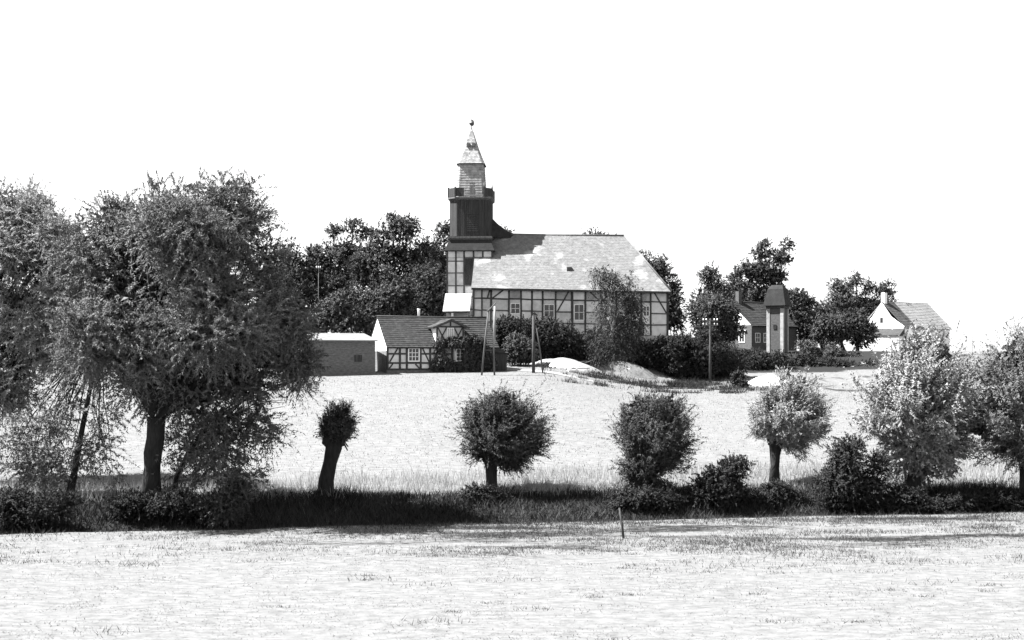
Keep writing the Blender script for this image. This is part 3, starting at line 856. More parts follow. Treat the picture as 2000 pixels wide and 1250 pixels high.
# brick shed with the flat pale roof
sp = P(733, 729, 113.5)
shed = thing("brick_shed", "low grey brick shed with pale flat roof beside the cottage's white gable", "shed", sp, R(20))
sl0 = LOC(shed, 590, 700, 0)[0]
sht = LOC(shed, 733, 667, 0)[1]
box("wall", shed, sl0, 0, 0, 5.2, -1.2, sht + .05, M['brick'])
hexa("roof", shed, [(sl0 - .2, -.3, sht), (.2, -.3, sht), (.2, 5.4, sht + .75), (sl0 - .2, 5.4, sht + .75),
                    (sl0 - .2, -.3, sht + .11), (.2, -.3, sht + .11), (.2, 5.4, sht + .86), (sl0 - .2, 5.4, sht + .86)], M['felt'])
hx0, hz1 = LOC(shed, 691.5, 693, 0); hx1, hz0 = LOC(shed, 707, 707, 0)
ht = box("hatch", shed, hx0, hx1, -.04, .05, hz0, hz1, M['timber_grey'])
for k in range(4):
    box("hatch_board", ht, hx0 + (hx1 - hx0) * k / 4 + .01, hx0 + (hx1 - hx0) * (k + 1) / 4 - .01, -.07, -.041, hz0 + .02, hz1 - .02, M['timber'])
# brick courses as geometry on the front, staggered
bv, bf = [], []
br = random.Random(8)
nrow = int((sht - .1) / .16)
for r_ in range(nrow):
    x = sl0 + (.0 if r_ % 2 else .17)
    while x < -.3:
        if not (hx0 - .3 < x < hx1 + .02 and hz0 - .12 < r_ * .16 + .05 < hz1 + .05):
            k = len(bv); d = br.uniform(.002, .022)
            bv += boxv(x + .01, x + .32, -d, .02, .05 + r_ * .16, .05 + r_ * .16 + .135); bf += [tuple(i + k for i in q) for q in BOXF]
        x += .34
bo = pyd("brick_courses", bv, bf, M['brick'], shed); bo["kind"] = "stuff"

# ------------------------------------------------------------------ the house in the middle distance
hp = P(1468, 682, 165)
hou = thing("house", "small house with white gable top and dark roof behind the brick tower", "house", hp, R(36))
def hl(px, py, y=0): return LOC(hou, px, py, y)
HL, HD = 9.0, 7.2
he = hl(1468, 633)[1]; hr = he + 3.0
box("wall", hou, 0, HL, 0, HD, -1.5, he, M['brick_pale'])
prism("gable", hou, [(0, he - .1), (HD, he - .1), (HD / 2, hr - .1)], 'x', -.03, .1, M['white'])
prism("gable_return", hou, [(0, he - .1), (HD, he - .1), (HD / 2, hr - .1)], 'x', HL - .1, HL + .03, M['brick_pale'])
sl2 = (hr - he) / (HD / 2)
roof_slope("roof", hou, (-.15, -.4, he - .4 * sl2 + .1), (HL + .2, -.4, he - .4 * sl2 + .1), (HL + .2, HD / 2, hr + .1), (-.15, HD / 2, hr + .1), 14, M['tile_dark'], 24, seed=51)
roof_slope("rear_roof", hou, (HL + .2, HD + .4, he - .4 * sl2 + .1), (-.15, HD + .4, he - .4 * sl2 + .1), (-.15, HD / 2, hr + .1), (HL + .2, HD / 2, hr + .1), 10, M['tile_dark'], 12, seed=52)
tubes("ridge_tiles", hou, [([(-.15, HD / 2, hr + .14), (HL + .2, HD / 2, hr + .14)], [.12] * 2)], M['tile_mid'], 6)
box("chimney", hou, 1.0, 1.6, HD / 2 - .3, HD / 2 + .3, hr - .6, hr + 1.6, M['brick_pale'])
# windows: two on the eaves wall, two on the gable wall (turned)
for x0 in (.7, 2.3):
    window(hou, x0, x0 + .95, .9, 2.2, 0, 2, 2, fw=.08)
for y0 in (1.2, 4.4):
    w = boxes("window", hou, [(-.06, .1, y0, y0 + .1, .9, 2.3), (-.06, .1, y0 + 1.0, y0 + 1.1, .9, 2.3), (-.06, .1, y0 + .1, y0 + 1.0, .9, 1.0), (-.06, .1, y0 + .1, y0 + 1.0, 2.2, 2.3), (-.05, .05, y0 + .52, y0 + .58, 1.0, 2.2)], M['frame'])
    box("pane", w, -.02, -.01, y0 + .1, y0 + .52, 1.0, 2.2, M['glass']); box("pane", w, -.02, -.01, y0 + .58, y0 + 1.0, 1.0, 2.2, M['glass'])
box("window_hood", hou, -.25, .0, .9, 5.9, 2.45, 2.6, M['frame'])

# ------------------------------------------------------------------ transformer tower
tp_ = P(1497, 692, 158)
tra = thing("transformer_tower", "tall narrow brick tower with dark steep cap roof and pale corner strips", "tower", tp_, R(-30))
tl_ = lambda px, py, y=0: LOC(tra, px, py, y)
TW = tl_(1530, 640)[0]; TH = tl_(1515, 597)[1]; TR = tl_(1515, 556)[1]
box("shaft", tra, .06, TW - .06, .06, TW - .06, -1.5, TH, M['brick_pale'])
for x in (0, TW - .42):
    for y in (0, TW - .42):
        box("corner_strip", tra, x, x + .42, y, y + .42, -1.5, TH - .02, M['plaster_dark'])
box("frieze", tra, -.05, TW + .05, -.05, TW + .05, TH - .35, TH + .02, M['timber'])
box("opening", tra, TW * .5 - .2, TW * .5 + .2, -.02, .1, TH * .52, TH * .52 + .55, M['glass'])
o_ = .35
q = [(-o_, -o_, TH + .02), (TW + o_, -o_, TH + .02), (TW + o_, TW + o_, TH + .02), (-o_, TW + o_, TH + .02)]
u = [(.1, .15, TH + (TR - TH) * .80), (TW - .1, .15, TH + (TR - TH) * .80), (TW - .1, TW - .15, TH + (TR - TH) * .80), (.1, TW - .15, TH + (TR - TH) * .80)]
tt = [(.4, TW / 2 - .3, TR), (TW - .4, TW / 2 - .3, TR), (TW - .4, TW / 2 + .3, TR), (.4, TW / 2 + .3, TR)]
pyd("cap_roof", q + u + tt, [(0, 1, 5, 4), (1, 2, 6, 5), (2, 3, 7, 6), (3, 0, 4, 7), (4, 5, 9, 8), (5, 6, 10, 9), (6, 7, 11, 10), (7, 4, 8, 11), (8, 9, 10, 11), (3, 2, 1, 0)], M['tile_dark'], tra)

# ------------------------------------------------------------------ white-gabled house on the right
rp = P(1765, 694, 190)
rh = thing("gabled_house", "white-gabled house with pale tiled roof on the right skyline", "house", rp, R(38))
rl = lambda px, py, y=0: LOC(rh, px, py, y)
RLN, RD = 12.5, 8.0
re_ = rl(1765, 637)[1]; rrg = re_ + 3.85
box("wall", rh, 0, RLN, 0, RD, -1.5, re_, M['white'])
prism("gable", rh, [(-.1, re_ - .05), (RD + .1, re_ - .05), (RD * .72, re_ + 1.5), (RD / 2, rrg - .05), (RD * .28, re_ + 1.5)], 'x', -.05, .12, M['white'])
prism("rear_gable", rh, [(0, re_ - .05), (RD, re_ - .05), (RD / 2, rrg - .05)], 'x', RLN - .1, RLN + .05, M['brick'])
s3 = (rrg - re_) / (RD / 2)
xs_ = 3.2
roof_slope("roof", rh, (xs_, -.4, re_ - .4 * s3 + .1), (RLN + .1, -.4, re_ - .4 * s3 + .1), (RLN + .1, RD / 2, rrg + .1), (xs_, RD / 2, rrg + .1), 16, M['tile_pale'], 24, seed=61)
roof_slope("darker_roof_section", rh, (.14, -.4, re_ - .4 * s3 + .1), (xs_ - .02, -.4, re_ - .4 * s3 + .1), (xs_ - .02, RD / 2, rrg + .1), (.14, RD / 2, rrg + .1), 16, M['tile_mid'], 8, seed=62)
roof_slope("rear_roof", rh, (RLN + .1, RD + .4, re_ - .4 * s3 + .1), (.14, RD + .4, re_ - .4 * s3 + .1), (.14, RD / 2, rrg + .1), (RLN + .1, RD / 2, rrg + .1), 10, M['tile_pale'], 12, seed=63)
box("chimney", rh, .3, .95, RD / 2 - .35, RD / 2 + .3, rrg - .5, rrg + 1.5, M['white'])
hexa("pent_roof", rh, [(-1.3, -.2, re_ - 1.5), (-.02, -.2, re_ - 1.5), (-.02, RD - 1, re_ - 1.5), (-1.3, RD - 1, re_ - 1.5),
                       (-1.3, -.2, re_ - 1.35), (-.02, -.2, re_ - .3), (-.02, RD - 1, re_ - .3), (-1.3, RD - 1, re_ - 1.35)], M['tile_mid'])
box("pent_wall", rh, -1.1, -.03, .1, RD - 1.3, -1.5, re_ - 1.52, M['plaster'])
gw = box("gable_window", rh, -.1, .0, RD / 2 - .4, RD / 2 + .3, re_ + .5, re_ + 1.5, M['plaster_grey'])
box("pane", gw, -.12, -.09, RD / 2 - .3, RD / 2 + .2, re_ + .6, re_ + 1.4, M['glass'])

# ------------------------------------------------------------------ poles
def onground(px, D):
    x = (px - 1000) / F * D
    return Vector((x, D, tz(x, D)))

g = onground(1387, 128)
pole = thing("telegraph_pole", "dark telegraph pole with two crossarms of white insulators right of the church", "pole", g)
ph = P(1387, 622, 128).z - g.z
tubes("shaft", pole, [([(0, 0, -.5), (0, 0, ph * .5), (.02, 0, ph)], [.14, .12, .09])], M['timber'], 8)
for k, dz in enumerate((.25, .72)):
    arm = box("crossarm", pole, -.8, .8, -.16, -.08, ph - dz - .05, ph - dz + .05, M['timber_grey'])
    for q_ in (-.72, -.42, .42, .72):
        tubes("insulator", arm, [([(q_, -.12, ph - dz + .05), (q_, -.12, ph - dz + .12), (q_, -.12, ph - dz + .24)], [.03, .07, .05])], M['insul'], 6)

g = onground(955, 113)
apo = thing("a_frame_pole", "pale A-shaped double pole standing before the cottage's right end", "pole", g)
s_ = 113 / F
h_ = P(955, 588, 113).z - g.z
tubes("leg", apo, [([(-15 * s_, 0, -.4), (-7 * s_, .02, h_ * .5), (-1 * s_, .05, h_ * .88)], [.085, .08, .06])], M['pole_grey'], 8)
tubes("leg", apo, [([(11 * s_, .1, -.4), (8.5 * s_, .1, h_ * .5)], [.085, .08])], M['pole_grey'], 8)
tubes("mast", apo, [([(10 * s_, -.12, h_ * .42), (11.5 * s_, -.12, h_ * .93)], [.11, .10])], M['pale_wood'], 8)
tubes("tie", apo, [([(-3 * s_, .0, h_ * .86), (14 * s_, .0, h_ * .98)], [.06, .06])], M['timber_grey'], 6)
box("crosspiece", apo, -9 * s_, 12 * s_, .08, .18, h_ * .33, h_ * .33 + .12, M['timber'])

g = onground(1042, 116)
spo = thing("strutted_pole", "dark pole with a slanting side strut beside the sandy track", "pole", g)
h_ = P(1042, 614, 116).z - g.z; s_ = 116 / F
tubes("shaft", spo, [([(0, 0, -.4), (0, 0, h_)], [.16, .13])], M['timber'], 8)
prism("cap", spo, [(-.18, h_), (.45, h_ - .12), (.1, h_ + .22)], 'y', -.12, .12, M['timber'])
tubes("strut", spo, [([(19 * s_, -.1, -.3), (12 * s_, -.05, h_ * .42), (4 * s_, .0, h_ * .82)], [.08, .08, .07])], M['pole_grey'], 8)

g = onground(622, 140)
fp = thing("insulator_post", "thin post topped by white insulators among the trees left of the cottage", "pole", g)
h_ = P(622, 524, 140).z - g.z
tubes("shaft", fp, [([(0, 0, -.4), (0, 0, h_)], [.045, .035])], M['timber_grey'], 6)
for q_ in (-.22, 0, .22):
    tubes("insulator", fp, [([(q_, 0, h_), (q_, 0, h_ + .12), (q_, 0, h_ + .25)], [.03, .06, .04])], M['insul'], 6)
box("crossarm", fp, -.35, .35, -.05, .05, h_ - .06, h_ + .02, M['pole_grey'])

g = onground(1899, 210)
ms = tubes("far_mast", None, [([(0, 0, -.5), (0, 0, P(1899, 577, 210).z - g.z)], [.035, .025])], M['pole_grey'], 6)
ms.location = g
tag(ms, "faint thin mast against the sky at the far right", "mast")

# ------------------------------------------------------------------ sand, rubble and planks by the track
def mound(name, px, py, rx, ry, h, m, label, cat, seed=1, group=None):
    x, D = ground_hit(px, py)
    rng = np.random.default_rng(seed)
    n = 36; v, f = [], []
    z0 = tz(x, D)
    for i in range(n):
        for j in range(n):
            a, b_ = (i / (n - 1) * 2 - 1), (j / (n - 1) * 2 - 1)
            X_, Y_ = x + a * rx, D + b_ * ry
            r_ = math.hypot(a, b_)
            hh = h * max(0, 1 - r_ ** 1.7)
            v.append((X_ - x, Y_ - D, tz(X_, Y_) - .12 + hh + (0.10 * h * math.sin(a * 7 + seed) * math.cos(b_ * 6)) * max(0, 1 - r_) - z0 + (0.05 if r_ < 1 else -.05)))
    nn_ = np.array(v); nz = (n2(nn_[:, 0] + x, nn_[:, 1] + D, .45, seed) - .5) * .22 * h
    v = [(a, b_, c + d) for (a, b_, c), d in zip(v, nz)]
    for i in range(n - 1):
        for j in range(n - 1):
            if math.hypot((i + .5) / (n - 1) * 2 - 1, (j + .5) / (n - 1) * 2 - 1) < 1.05:
                k = i * n + j; f.append((k, k + n, k + n + 1, k + 1))
    o = pyd(name, v, f, m, None, True); o.location = (x, D, z0)
    return tag(o, label, cat, group)
mound("sand_heap", 1110, 716, 4.2, 2.2, .85, M['sand'], "long white heap of sand and rubble before the hedge", "sand heap", 2)
mound("earth_mound", 1236, 724, 2.9, 2.0, .7, M['stone'], "pale earth mound right of the birch trunk", "mound", 5)
mound("lime_heap", 1502, 752, 2.6, 2.0, 1.1, M['white'], "smooth bright white heap behind the small pollard willow", "heap", 7)
def rock(px, py, s, label, seed, dz=0.0):
    x, D = ground_hit(px, py); rng = random.Random(seed)
    bm = bmesh.new(); bmesh.ops.create_icosphere(bm, subdivisions=2, radius=s)
    for v_ in bm.verts:
        v_.co *= rng.uniform(.8, 1.15); v_.co.z *= .7; v_.co.x *= 1.2
    me_ = bpy.data.meshes.new("stone_block"); bm.to_mesh(me_); bm.free()
    o = link("stone_block", me_, M['white'] if seed % 2 else M['stone']); o.location = (x, D, tz(x, D) + s * .3 + dz)
    tag(o, label, "stone", "stones on the sand heap")
rock(1084, 718, .55, "leftmost pale stone at the foot of the sand heap", 1)
rock(1102, 722, .6, "pale stone in front of the middle of the sand heap", 3)
rock(1118, 726, .5, "pale stone nearest the track before the sand heap", 5)
rock(1226, 726, .4, "pale stone before the earth mound by the birch", 7)
def plank(px, py, L_, a, tilt, label):
    x, D = ground_hit(px, py)
    o = pyd("plank", boxv(-L_ / 2, L_ / 2, -.14, .14, -.04, .04), BOXF, M['timber_grey']); o.location = (x, D, tz(x, D) + .45)
    o.rotation_euler = (0, tilt, a)
    tag(o, label, "plank", "planks on the sand heap")
plank(1124, 716, 2.6, .3, -.08, "dark plank lying flat on the sand heap")
plank(1140, 719, 2.2, .15, -.35, "dark plank tilted up at the sand heap's right end")
plank(1128, 729, 2.4, -.1, -.04, "dark plank on the ground below the sand heap")
g = onground(1345, 133)
st = tubes("stump_post", None, [([(0, 0, -.3), (.05, 0, .6), (.1, 0, 1.3)], [.22, .2, .17])], M['pole_grey'], 8, 3, .1); st.location = g
tag(st, "short leaning grey stump post at the dark hedge's foot", "post")
x, D = ground_hit(1219, 1052)
stk = tubes("stake", None, [([(0, 0, -.2), (-.08, 0, .55), (-.17, .05, 1.1)], [.05, .045, .03])], M['timber'], 6, 2, .15); stk.location = (x, D, tz(x, D))
tag(stk, "thin dark leaning stake at the meadow's edge", "stake")

# ------------------------------------------------------------------ trees
def tree(name, label, px, D, lobes, trunk, crown_kw, m='dark_leaf', group=None, limbs=(), bark='bark', base=None, cat="tree", seed=1, ns=9):
    g = onground(px, D) if base is None else base
    t = thing(name, label, cat, g, 0, group)
    lst = []
    if trunk:
        pts = [Vector(p) for p in trunk[0]]
        lst.append((pts, trunk[1]))
    for lb in limbs: lst.append(lb)
    if lst: tubes("trunk", t, lst, M[bark], ns, seed, .08)
    W = [l for l in lobes]
    crown("crown", t, g, W, m=M[m], seed=seed, **crown_kw)
    return t

def simple_trunk(g, top, r0, r1, seed, n=6):
    rng = random.Random(seed); pts = []
    for i in range(n):
        f = i / (n - 1)
        pts.append(Vector((top[0] - g.x, top[1] - g.y, top[2] - g.z)) * f + Vector((rng.uniform(-.1, .1), rng.uniform(-.1, .1), 0)) * (f > 0) + Vector((0, 0, -.3 if i == 0 else 0)))
    return pts, [r0 + (r1 - r0) * i / (n - 1) for i in range(n)]

def limbs_to(start, g, targets, r, seed):
    rng = random.Random(seed); out = []
    s = Vector(start)
    for tgt in targets:
        e = Vector((tgt[0] - g.x, tgt[1] - g.y, tgt[2] - g.z))
        pts = []
        for i in range(7):
            f = i / 6
            p = s.lerp(e, f); p.z += .25 * (e - s).length * math.sin(math.pi * f) * .5
            p += Vector((rng.uniform(-.15, .15), rng.uniform(-.15, .15), rng.uniform(-.1, .1))) * (0 < i)
            pts.append(p)
        out.append((pts, [r * (1 - .85 * i / 6) for i in range(7)]))
    return out

def bgtree(name, label, px, D, lob, seed, m='dark_leaf', ntw=900, leaf=.26, group="trees behind the church", gap=.27, tl=.9, k=8, cat="tree", up=.35, droop=.2, shell=.5, gs=1.3):
    L = [pxlobe(*l[:4], D, l[4] if len(l) > 4 else 0) for l in lob]
    g = onground(px, D)
    top = max(L, key=lambda a: a[2])
    pts, rad = simple_trunk(g, (top[0], top[1], top[2]), .32, .05, seed)
    lm = limbs_to(pts[2], g, [l[:3] for l in L], .14, seed)
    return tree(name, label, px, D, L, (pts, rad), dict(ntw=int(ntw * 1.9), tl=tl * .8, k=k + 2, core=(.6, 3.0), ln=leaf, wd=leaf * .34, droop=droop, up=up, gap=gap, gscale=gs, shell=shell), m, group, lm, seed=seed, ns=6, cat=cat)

# background, left of the church
bgtree("broadleaf_tree", "dark round tree farthest left behind the big willow's edge", 575, 168, [(572, 500, 38, 34), (580, 560, 60, 60), (540, 560, 60, 60), (600, 620, 60, 50)], 101, ntw=1500)
bgtree("broadleaf_tree", "thin-topped tree with bare upper sprays between dark crowns", 675, 172, [(655, 452, 20, 14), (690, 442, 30, 16), (715, 452, 24, 14), (672, 500, 60, 34), (660, 560, 70, 60), (625, 500, 36, 30)], 102, ntw=1700, gap=.42)
bgtree("broadleaf_tree", "tallest dark double-domed tree left of the church tower", 775, 165, [(768, 446, 34, 34), (802, 448, 26, 32), (745, 490, 50, 36), (810, 500, 46, 46), (770, 550, 80, 60), (830, 560, 40, 80), (720, 540, 50, 50)], 103, ntw=2600)
bgtree("broadleaf_tree", "dark tree rising directly behind the church tower", 862, 175, [(868, 460, 24, 26), (850, 500, 34, 40), (868, 560, 40, 70), (900, 470, 20, 20), (985, 452, 14, 10)], 104, ntw=1100)
bgtree("broadleaf_tree", "dark low tree filling the gap above the cottage roof", 840, 159, [(840, 560, 34, 60), (825, 610, 44, 46), (850, 620, 30, 40)], 105, ntw=1000)
bgtree("lilac_shrub", "paler sprawling shrub above the shed roof", 660, 137, [(650, 600, 46, 34), (690, 590, 44, 34), (630, 625, 36, 28), (700, 630, 60, 34)], 106, 'mid_leaf', 1100, .26, "shrubs behind the shed", cat="shrub")
bgtree("lilac_shrub", "paler arching shrub above the cottage's left ridge", 770, 138, [(760, 580, 46, 26), (795, 570, 24, 24), (740, 610, 46, 40), (790, 615, 36, 40)], 107, 'mid_leaf', 1100, .26, "shrubs behind the shed", cat="shrub")
# behind and right of the church
bgtree("broadleaf_tree", "dark crown just peeping over the church ridge", 1165, 186, [(1165, 490, 52, 46), (1140, 486, 28, 42), (1195, 492, 32, 42)], 108, ntw=700)
bgtree("broadleaf_tree", "dark dome of foliage behind the church's hipped end", 1275, 182, [(1262, 530, 40, 42), (1290, 545, 36, 46), (1308, 580, 26, 50), (1318, 620, 22, 50), (1280, 600, 50, 50)], 109, ntw=1500)
bgtree("broadleaf_tree", "dark pointed tree between the church and the small house", 1388, 172, [(1388, 545, 22, 28), (1388, 590, 38, 50), (1370, 620, 34, 44), (1410, 620, 36, 40)], 110, ntw=1300, group="trees right of the church")
bgtree("clipped_tree", "round dense dark tree covering the small house's left end", 1404, 152, [(1402, 606, 36, 38), (1412, 640, 38, 34), (1420, 620, 22, 30)], 111, ntw=1100, group="trees right of the church", gap=.2)
bgtree("pine_tree", "tall open-crowned pine above the brick tower", 1500, 185, [(1488, 488, 24, 18), (1515, 500, 26, 18), (1534, 476, 14, 16), (1458, 524, 26, 14), (1438, 534, 14, 10), (1498, 524, 34, 16), (1500, 550, 44, 22), (1540, 508, 9, 12), (1530, 538, 16, 9), (1480, 580, 46, 30)], 112, ntw=1000, group="trees right of the church", gap=.40, leaf=.28, gs=.8)
bgtree("broadleaf_tree", "dark round tree directly right of the brick tower", 1566, 172, [(1562, 600, 36, 38), (1570, 635, 36, 40), (1545, 600, 20, 34)], 113, ntw=1000, group="trees right of the church")
bgtree("broadleaf_tree", "many-topped tree beside the white gabled house", 1675, 198, [(1640, 562, 24, 24), (1672, 550, 14, 20), (1698, 562, 14, 18), (1735, 566, 20, 20), (1660, 600, 60, 32), (1715, 600, 34, 28), (1720, 575, 18, 14)], 114, 'mid_leaf', 1500, .26, "trees right of the church", gap=.4)
bgtree("broadleaf_tree", "bushy dark tree left of the white gable", 1650, 168, [(1630, 636, 44, 32), (1668, 640, 38, 36), (1690, 660, 22, 34), (1615, 660, 30, 26)], 115, ntw=1300, group="trees right of the church")
bgtree("broadleaf_tree", "dark tree filling behind the small house roof", 1450, 192, [(1450, 570, 50, 34), (1420, 600, 40, 40), (1500, 590, 50, 30)], 116, ntw=900, group="trees right of the church")

bgtree("broadleaf_tree", "soft grey tree closing the gap between brick tower and white gable", 1606, 188, [(1606, 612, 30, 26), (1590, 640, 34, 30), (1625, 640, 30, 30)], 117, 'mid_leaf', 800, .26, "trees right of the church")

# hedges and shrubs
def shrub(name, label, px, D, lob, seed, ntw=900, m='bush_leaf', leaf=.22, group="hedge shrubs below the church", gap=.28, **kw):
    L = [pxlobe(*l[:4], D, l[4] if len(l) > 4 else 0) for l in lob]
    g = onground(px, D)
    t = thing(name, label, "shrub", g, 0, group)
    rng = random.Random(seed)
    tubes("stem", t, [([(rng.uniform(-.3, .3), 0, -.3), (L[k % len(L)][0] - g.x, L[k % len(L)][1] - g.y, L[k % len(L)][2] - g.z)], [.07, .02]) for k in range(max(3, len(L)))], M['bark'], 5)
    a = dict(tl=.6, k=8, ln=leaf, wd=leaf * .3, droop=.2, up=.4, gap=gap, gscale=.9, shell=.45, core=(.34, 14.0)); a.update(kw)
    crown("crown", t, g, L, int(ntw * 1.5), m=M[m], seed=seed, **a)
    return t
shrub("shrub", "leafy shrub beneath the church front behind the A-shaped pole", 985, 129, [(985, 645, 26, 26), (1000, 640, 30, 24), (975, 672, 20, 24)], 121, 900)
shrub("shrub", "lighter shrub behind the strutted pole's foot", 1012, 125, [(1015, 675, 26, 26), (1005, 694, 22, 20), (1030, 690, 20, 22)], 122, 800, 'mid_leaf')
shrub("shrub", "broad dark shrub between the two poles and the sand heap", 1070, 131, [(1060, 650, 40, 30), (1095, 662, 40, 34), (1070, 685, 40, 26), (1040, 650, 24, 26)], 123, 1700)
shrub("shrub", "dark shrub left of the birch under the church wall", 1140, 132, [(1130, 672, 36, 34), (1150, 690, 36, 28), (1165, 665, 20, 30)], 124, 1200)
shrub("shrub", "tall dark shrub behind the birch crown", 1225, 133, [(1222, 650, 34, 46), (1240, 690, 36, 34), (1205, 690, 24, 30), (1235, 600, 18, 30)], 125, 1500)
shrub("shrub", "dark shrub under the church's right corner", 1290, 133, [(1285, 690, 36, 28), (1310, 692, 40, 34), (1312, 722, 46, 20), (1262, 700, 24, 22)], 126, 1500)
shrub("shrub", "tall dark shrub mass left of the telegraph pole", 1350, 133, [(1345, 675, 40, 30), (1365, 704, 44, 36), (1340, 724, 40, 20), (1380, 655, 24, 20), (1385, 728, 36, 16)], 127, 1800)
shrub("shrub", "dark shrub behind the telegraph pole's foot", 1410, 135, [(1405, 695, 34, 36), (1430, 714, 34, 26), (1408, 730, 36, 16)], 128, 1300)
shrub("shrub", "low dark shrub below the brick tower", 1480, 142, [(1470, 708, 40, 24), (1510, 708, 36, 20), (1455, 725, 30, 16)], 129, 1200)
shrub("shrub", "low dark shrub row end right of the brick tower", 1580, 144, [(1555, 705, 36, 18), (1595, 712, 40, 16), (1640, 715, 44, 14), (1570, 722, 40, 12), (1690, 722, 36, 14)], 130, 1400)
shrub("shrub", "low paler shrub above the dark hedge's right end", 1600, 152, [(1570, 682, 30, 14), (1610, 690, 36, 14), (1650, 698, 30, 12)], 131, 900, 'mid_leaf')
shrub("shrub", "small lone bush on the field before the hedge", 1446, 118, [(1446, 748, 11, 14), (1442, 735, 8, 8)], 132, 260, 'bush_leaf', .2, "bushes on the field")
# vine over the cottage porch
vg = Vector(cot.matrix_basis @ Vector((CX[5], -.3, 0)))
vine = thing("climbing_vine", "dark climbing vine smothering the cottage porch under the dormer", "vine", vg)
VL = []
for (px, py, rx, rz) in ((856, 668, 12, 8), (880, 668, 20, 9), (905, 664, 18, 8), (925, 660, 12, 8), (862, 690, 12, 22), (875, 712, 20, 14), (915, 690, 12, 20), (925, 712, 18, 14), (940, 690, 16, 24), (896, 716, 16, 10), (955, 700, 14, 24), (850, 715, 10, 12), (935, 668, 18, 8), (950, 716, 16, 12), (895, 672, 12, 8)):
    x_, z_ = LOC(cot, px, py, -.35); w_ = cot.matrix_basis @ Vector((x_, -.35, z_))
    VL.append((w_.x, w_.y, w_.z, rx / 21, .42, rz / 21))
tubes("stem", vine, [([(k * .6 - .6, 0, -.2), (k * .8 - .8, .1, 2.4)], [.05, .03]) for k in range(4)], M['bark'], 5)
crown("foliage", vine, vg, VL, 3000, .4, 7, .16, .055, M['dark_leaf'], 140, droop=.4, up=.1, gap=.2, gscale=.5)

# birch
D = 121
L = [pxlobe(*l, D) for l in ((1178, 545, 26, 32), (1200, 560, 20, 40), (1228, 570, 24, 40), (1185, 610, 34, 46), (1235, 620, 26, 40), (1190, 665, 32, 40), (1215, 660, 30, 34), (1180, 690, 20, 20))]
g = onground(1195, D)
tpx = P(1200, 520, D)
pts, rad = simple_trunk(g, tpx, .17, .03, 5, 8)
lm = limbs_to(pts[3], g, [l[:3] for l in L], .06, 6)
tree("birch_tree", "slender drooping birch with pale trunk before the church roof", 1195, D, L, (pts, rad), dict(ntw=2100, tl=1.0, k=9, ln=.18, wd=.05, droop=.9, up=.15, gap=.40, gscale=.7, shell=.3), 'birch_leaf', None, lm, 'birch', seed=141)

# ------------------------------------------------------------------ big willows at the left
def willow(name, label, px, D, trunk_px, r0, r1, lob, ntw, seed, m='willow', k=26, ln=.17, wd=.026, group="willows along the ditch", gap=.38, tl=.85, droop=.45, limb_r=.16, gs=1.0, shell=.35, up=.3, spread=1.0, nl=None, core=(.34, 12.0)):
    g = onground(px, D)
    pts = [Vector(P(a, b_, D)) - g for a, b_ in trunk_px]
    pts[0].z = -.3
    n = len(pts); rad = [r0 + (r1 - r0) * i / (n - 1) for i in range(n)]
    rad[0] *= 1.25
    L = [pxlobe(*l[:4], D, l[4] if len(l) > 4 else 0) for l in lob]
    rng = random.Random(seed)
    tg = []
    for l in (L if nl is None else L[:nl]):
        for _ in range(3):
            tg.append((l[0] + rng.uniform(-.5, .5) * l[3], l[1] + rng.uniform(-.5, .5) * l[4], l[2] + rng.uniform(-.2, .5) * l[5]))
    lm = limbs_to(pts[-1], g, tg, limb_r, seed)
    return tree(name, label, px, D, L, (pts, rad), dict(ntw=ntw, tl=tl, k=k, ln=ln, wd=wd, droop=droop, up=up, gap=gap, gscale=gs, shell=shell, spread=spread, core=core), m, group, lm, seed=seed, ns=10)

willow("willow_tree", "huge spreading willow with thick dark trunk at the left", 297, 50, [(297, 1003), (296, 940), (299, 885), (303, 856), (306, 815)], .39, .34,
       [(395, 420, 100, 74), (300, 412, 90, 66, 1), (470, 425, 66, 82, -.5), (230, 450, 80, 60, .5), (180, 490, 62, 66), (200, 520, 60, 60, -1.5), (420, 520, 120, 90, -1.5), (290, 540, 130, 100, 1),
        (510, 540, 52, 90, .5), (540, 620, 50, 80), (570, 690, 50, 58), (430, 640, 140, 100, -2.6), (280, 660, 120, 90, -2.8), (350, 740, 150, 80, .5), (380, 480, 110, 80, -2.6), (480, 740, 100, 60, 1), (440, 640, 100, 80, 2), (250, 600, 90, 90, 2), (170, 600, 60, 80, .5), (560, 640, 60, 60, -1), (590, 710, 40, 36), (190, 690, 60, 60)],
       12500, 201, k=28, gap=.36, gs=1.5, ln=.14, wd=.024, droop=.28, limb_r=.23)
far_left = willow("willow_tree", "pale-topped willow cut by the left picture edge", -70, 56, [(-70, 1000), (-66, 920), (-62, 860)], .45, .42,
       [(30, 400, 66, 40), (70, 440, 70, 60), (-30, 440, 80, 60), (20, 520, 120, 80), (110, 540, 60, 70, 1), (-40, 620, 110, 100), (60, 640, 100, 90), (20, 740, 90, 70, -1), (-60, 760, 90, 90), (125, 480, 60, 60, -1), (120, 600, 70, 80, -.5), (110, 690, 70, 50), (150, 560, 50, 60, 1.5)], 7800, 202, k=26, m='willow_pale', gap=.36, gs=1.5, ln=.14, wd=.024, droop=.28)
# row extended by an unseen willow, added to shade the left-edge one
shade_willow = far_left.copy(); COL.objects.link(shade_willow); shade_willow.location.x -= 8.2; shade_willow.location.y -= 1.4; shade_willow.rotation_euler.z = 2.1
shade_willow.location.z = tz(shade_willow.location.x, shade_willow.location.y)
shade_willow["label"] = "unseen willow added just beyond the left picture edge to shade its neighbour"
for ch in list(far_left.children):
    c_ = ch.copy(); COL.objects.link(c_); c_.parent = shade_willow
